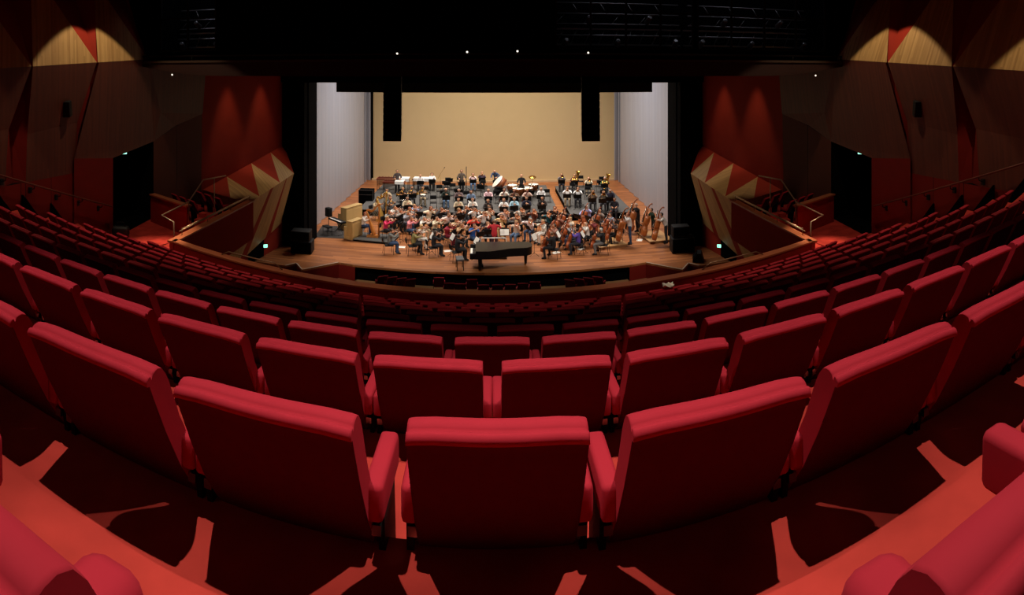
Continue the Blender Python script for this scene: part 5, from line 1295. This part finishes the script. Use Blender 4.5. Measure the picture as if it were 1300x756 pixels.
mallet((-7.0, 42.1, .4), .03, 1.5, .34, .2, 30, mat('rosewood bars', (92, 32, 24), .4, .2), 'xylophone with a pale cover in front of the marimba', (.1, .75))
mallet((-5.05, 43.5, .4), -.03, 1.5, .34, .2, 30, mat('metal bars', (170, 168, 160), .3, metal=.9), 'vibraphone under a white cloth beside the marimba', (-.7, .75))
def timpano(px, py, rad, label):
    p = at_z(px, py, .4+.86)
    r = thing('timpani', label, 'timpani', (p.x, p.y, .4), 0, 'timpani')
    g = MB(); g.lathe([(.04, .30), (rad*.5, .34), (rad*.85, .48), (rad*.98, .66), (rad, .84)], 20); g.build('bowl', mat('copper bowl', (168, 100, 62), .3, .1, metal=.9), r)
    g = MB(); g.lathe([(0, .862), (rad*.97, .862), (rad*1.0, .858)], 20); g.build('drum_head', mat('drum skin', (236, 226, 206), .6), r)
    g = MB(); g.tube([(rad*1.02*math.cos(a*PI/12), rad*1.02*math.sin(a*PI/12), .85) for a in range(24)], .014, 6, closed=True); g.build('rim', M_silver, r)
    for k in range(3):
        a = k*2*PI/3+.5; g = MB(); g.tube([(rad*.9*math.cos(a), rad*.9*math.sin(a), .55), (rad*.8*math.cos(a), rad*.8*math.sin(a), 0)], .018, 6); g.build('leg', M_frame, r)
for k, (px, py, rad) in enumerate(((650, 235, .36), (658, 239, .40), (669, 238.5, .40), (677, 234, .36))): timpano(px, py, rad, '%s of the four timpani counted from the left' % ORD[k+1].capitalize() if False else 'copper timpano with a pale skin, %s from the left' % ORD[k+1])
p = at_z(634, 233, 1.35)
r = thing('bass_drum', 'big bass drum tilted on its cradle, white head to the left', 'bass drum', (p.x, p.y, .4), .22)
Mx = Matrix.Translation((0, 0, .95)) @ Matrix.Rotation(.75, 4, 'Y') @ Matrix.Rotation(PI/2, 4, 'Y')
g = MB(); g.lathe([(.50, -.2), (.50, .2)], 28, 0, Mx); g.build('shell', mat('drum shell wood', (150, 84, 46), .4, .2), r)
for s in (-1, 1):
    g = MB(); g.lathe([(0, s*.215), (.49, s*.212), (.505, s*.205)], 28, 0, Mx); g.build('drum_head', mat('drum skin', (236, 226, 206), .6), r)
    g = MB(); g.tube([Mx @ V((.52*math.cos(a*PI/16), .52*math.sin(a*PI/16), s*.19)) for a in range(32)], .018, 6, closed=True); g.build('hoop', M_bassoonw, r)
for s in (-1, 1):
    g = MB(); g.tube([(-.35, s*.45, 0), (0, s*.52, .95), (.35, s*.45, 0)], .02, 6); g.build('stand', M_frame, r)
def snare(loc, label):
    r = thing('snare_drum', label, 'drum', loc)
    g = MB(); g.lathe([(.18, .72), (.18, .86)], 20); g.build('shell', M_silver, r); g = MB(); g.lathe([(0, .866), (.178, .864), (.185, .858)], 20); g.build('drum_head', mat('drum skin', (236, 226, 206), .6), r)
    for k in range(3): a = k*2.094; g = MB(); g.tube([(0, 0, .70), (0, 0, .35), (.26*math.cos(a), .26*math.sin(a), 0)], .012, 6); g.build('leg', M_frame, r)
p = at_z(537, 247, 1.26); snare((p.x, p.y, .4), 'snare drum with a white skin between the horns and the woodwind')
def cymbal(px, py, label):
    p = at_z(px, py, 1.9); r = thing('cymbal', label, 'cymbal', (p.x, p.y, .4))
    Mx = Matrix.Translation((0, 0, 1.5)) @ Matrix.Rotation(.35, 4, 'X')
    g = MB(); g.lathe([(0, .035), (.04, .03), (.06, .012), (.25, -.006), (.25, -.008), (.06, .008), (0, .03)], 20, 0, Mx); g.build('plate', M_brass, r)
    g = MB(); g.tube([(0, 0, 1.55), (0, 0, .35)], .012, 6); g.build('stand', M_frame, r)
    for k in range(3): a = k*2.094; g = MB(); g.tube([(0, 0, .5), (.3*math.cos(a), .3*math.sin(a), 0)], .01, 6); g.build('leg', M_frame, r)
cymbal(676, 225, 'hanging cymbal on a stand right of the timpani')
def micstand(px, py, z0, h, boom, m, label):
    p = at_z(px, py, z0); r = thing('microphone_stand', label, 'microphone stand', (p.x, p.y, z0))
    g = MB(); g.tube([(0, 0, 0), (0, 0, h)], .014 if boom else .03, 6); g.build('pole', m, r)
    for k in range(3): a = k*2.094+.4; g = MB(); g.tube([(0, 0, .25), (.32*math.cos(a), .32*math.sin(a), 0)], .012, 6); g.build('leg', m, r)
    if boom:
        g = MB(); g.tube([(-.18, 0, h-.35), (0, 0, h), (.28, -.1, h+.45)], .012, 6); b = g.build('boom', m, r)
        g = MB(); g.tube([(.28, -.1, h+.45), (.34, -.12, h+.53)], .024, 8); g.build('microphone', M_frame, b)
micstand(559, 243, .4, 1.25, True, mat('old brass', (150, 116, 60), .4, metal=.7), 'tall boom microphone stand right of the percussionist in bright white')
micstand(592, 242, .4, 1.75, False, M_frame, 'tall black pole stand beside the standing musician in brown')
# ------------------------------------------------------------------ equipment at the sides, platforms, papers
def box_thing(name, px, py, z0, w, d, h, rz, label, cat, m=None, n=1, group=None):
    p = at_z(px, py, z0); r = thing(name, label, cat, (p.x, p.y+d/2, z0), rz, group)
    g = MB(); g.box(-w/2, w/2, -d/2, d/2, .02, h, bev=.02); g.build('cabinet', m or M_frame, r)
    g = MB(); g.box(-w/2+.04, w/2-.04, -d/2-.012, -d/2, .07, h-.05); g.build('grille', M_black, r)
    g = MB()
    for s in (-1, 1):
        for t in (-1, 1): g = MB(); g.tube([(s*(w/2-.06), t*(d/2-.06), 0), (s*(w/2-.06), t*(d/2-.06), .03)], .03, 6); g.build('foot', M_frame, r)
    return r
box_thing('subwoofer', 381, 323, 0, 1.05, .8, .62, .1, 'black subwoofer on the stage floor at the left tower', 'loudspeaker')
box_thing('loudspeaker', 380, 323-16, .64, .95, .7, .5, .1, 'black loudspeaker stacked on the left subwoofer', 'loudspeaker')
box_thing('subwoofer', 869, 322, 0, 1.15, .8, .75, -.1, 'black subwoofer on the stage floor at the right tower', 'loudspeaker')
box_thing('loudspeaker', 866, 322-20, .78, .85, .6, .55, -.1, 'black loudspeaker stacked on the right subwoofer', 'loudspeaker')
def wedge(px, py, rz, label):
    p = at_z(px, py, 0); r = thing('stage_monitor', label, 'stage monitor', (p.x, p.y, 0), rz)
    g = MB(); g.prism([(-.25, 0), (.28, 0), (.28, .15), (.05, .42), (-.12, .42)], 'x', -.33, .33); g.build('cabinet', M_frame, r)
    g = MB(); g.prism([(.285, .17), (.30, .18), (.085, .42), (.065, .41)], 'x', -.29, .29); g.build('grille', M_black, r)
wedge(799, 236, .9, 'black wedge monitor at the back right beside the grey panels'); wedge(887, 331, 1.2, 'black wedge monitor on the right wing of the stage front')
def plat(px, py, w, d, rz, label):
    p = at_z(px, py, 0); r = thing('bass_platform', label, 'platform', (p.x, p.y+d/2, 0), rz, 'wooden bass platforms')
    g = MB(); g.box(-w/2, w/2, -d/2, d/2, .11, .14, bev=.006); g.build('deck', mat('birch ply', (196, 150, 96), .5, .12, 3), r)
    g = MB(); g.box(-w/2+.03, w/2-.03, -d/2+.03, d/2-.03, .0, .11); g.build('frame', mat('ply edge', (140, 98, 60), .6), r)
plat(776, 316, 1.6, 1.5, .2, 'birch platform behind the grey-haired cellist in black'); plat(838, 309, 1.35, 2.0, .1, 'birch platform under the bass player nearest the right tower')
pm_ = MB(); pm_.box(-.22, .22, -.15, .15, 0, .006)
pm_.add([(-.20, -.15, .006), (.02, -.15, .006), (.02, .12, .02), (-.20, .13, .014)], [(0, 1, 2, 3)])
pm_ = pm_.mesh('loose_sheet', M_paper)
for k, (px, py, wh) in enumerate(((509, 314, 'by the violinist in olive'), (569, 319, 'left of the piano'), (706, 321, 'right of the piano'), (737, 316, 'between two cellists'), (812, 305, 'in front of the basses'))):
    p = at_z(px, py, 0.001); o = bpy.data.objects.new('loose_sheet', pm_); COL.objects.link(o); o.location = p; o.rotation_euler = (0, 0, .3*k); tag(o, 'white sheet of paper on the stage floor %s' % wh, 'paper', 'loose sheets on the floor')
# ------------------------------------------------------------------ stalls seats in front of the stage
STX = [(-2.32, 25.9), (-1.82, 25.25), (-1.36, 25.2), (-.88, 25.75), (-.36, 25.1), (.22, 25.1), (.76, 25.15), (1.30, 25.25), (1.82, 25.4)]
for k, (x, y) in enumerate(STX):
    o = bpy.data.objects.new('stalls_seat', FARM); COL.objects.link(o); o.location = (x, y, -.75); o.rotation_euler = (0, 0, -x*.03)
    tag(o, 'red stalls seat below the balcony rail, %s from the left of the middle group' % ORD[k+1], 'stalls seat', 'red stalls seats')
for s in (-1, 1):
    for k in range(4):
        o = bpy.data.objects.new('stalls_seat', FARM); COL.objects.link(o); o.location = (s*(4.75-.42*k) if s < 0 else 3.3+.42*k, 25.75-.06*k if s < 0 else 25.5+.06*k, -.75); o.rotation_euler = (0, 0, -s*.5)
        tag(o, 'red stalls seat in the %s group below the balcony rail, %s from the left' % (SIDEN[s], ORD[(k if s < 0 else k)+1]), 'stalls seat', 'red stalls seats')
# odds and ends in the hall
x, y, a = seat_pos(10, 7.5)
g = MB(); random.seed(3); vs = []
N = 9
for i in range(N):
    for j in range(N):
        u, v2 = i/(N-1)-.5, j/(N-1)-.5
        vs.append((u*.24+random.uniform(-.015, .015), v2*.15+random.uniform(-.015, .015), .05*math.cos(u*5)*math.cos(v2*5)+random.uniform(-.015, .025)))
g.add(vs, [(i*N+j, (i+1)*N+j, (i+1)*N+j+1, i*N+j+1) for i in range(N-1) for j in range(N-1)], 0, True)
o = g.build('cloth', M_paper); sx = at_z(849, 363, rowz(10)+.93); o.location = (sx.x, sx.y, rowz(10)+.935)
m_ = o.modifiers.new('t', 'SOLIDIFY'); m_.thickness = .012
tag(o, 'crumpled white cloth left on a seat behind the balcony rail', 'cloth')
g = MB(); g.box(-.28, .28, -.16, .16, 0, .34, bev=.09); b_ = g.mesh('bag', mat('dark nylon', (26, 28, 30), .6, .3, 12, .3))
r = thing('bag', 'dark bag left on the floor by the left balcony door', 'bag', (-11.3, 15.75, LAND), .5)
o = bpy.data.objects.new('body', b_); COL.objects.link(o); o.parent = r
g = MB(); g.tube([(-.15, 0, .32), (-.1, 0, .46), (.1, 0, .46), (.15, 0, .32)], .015, 6); g.build('handle', M_frame, r)
for s, px in ((-1, 85), (1, 1168)):
    q = at_x(85, 138, -11.62); r = thing('wall_speaker', 'small black loudspeaker on the %s oak wall panel' % SIDEN[s], 'loudspeaker', (s*-q.x, q.y, q.z), s*-.35)
    g = MB(); g.box(-.13, .13, -.14, .10, -.24, .24, 0, Matrix.Rotation(.2, 4, 'X'), bev=.02); g.build('cabinet', M_frame, r)
    g = MB(); g.tube([(0, .05, 0), (s*.14, .12, 0)], .02, 6); g.build('bracket', M_frame, r)
for q in ('violin','viola','cello','double_bass','bow','big_bow','clarinet','oboe','flute','bassoon','trumpet','trombone','french_horn','tuba','chair','stand','low_stand'):
    assert q in FIRST, q

random.seed(11)
spots = [(p[0], p[1]) for p in PL]
n = 0
for t in range(4000):
    x = random.uniform(-6.3, 8.2); y = random.uniform(37.4, 44.6)
    if 3.7 < x < 5.1 or any(math.hypot(x-a, y-b) < .95 for a, b in spots) or (x < -4 and y > 41) or (-.2 < x < 4 and y > 41): continue
    spots.append((x, y)); n += 1
    o = place('chair', Matrix.Translation((x, y, .4)) @ Matrix.Rotation(PI-x*.04+random.uniform(-.3, .3), 4, 'Z'), 'empty black chair left standing on the grey risers', 'empty chairs on the risers')
    if n % 2 == 0 and n < 24: place('low_stand', Matrix.Translation((x+.15, y-.62, .4)) @ Matrix.Rotation(PI+random.uniform(-.3, .3), 4, 'Z'), 'spare black music stand before an empty chair on the risers', 'spare music stands')
    if n >= 26: break
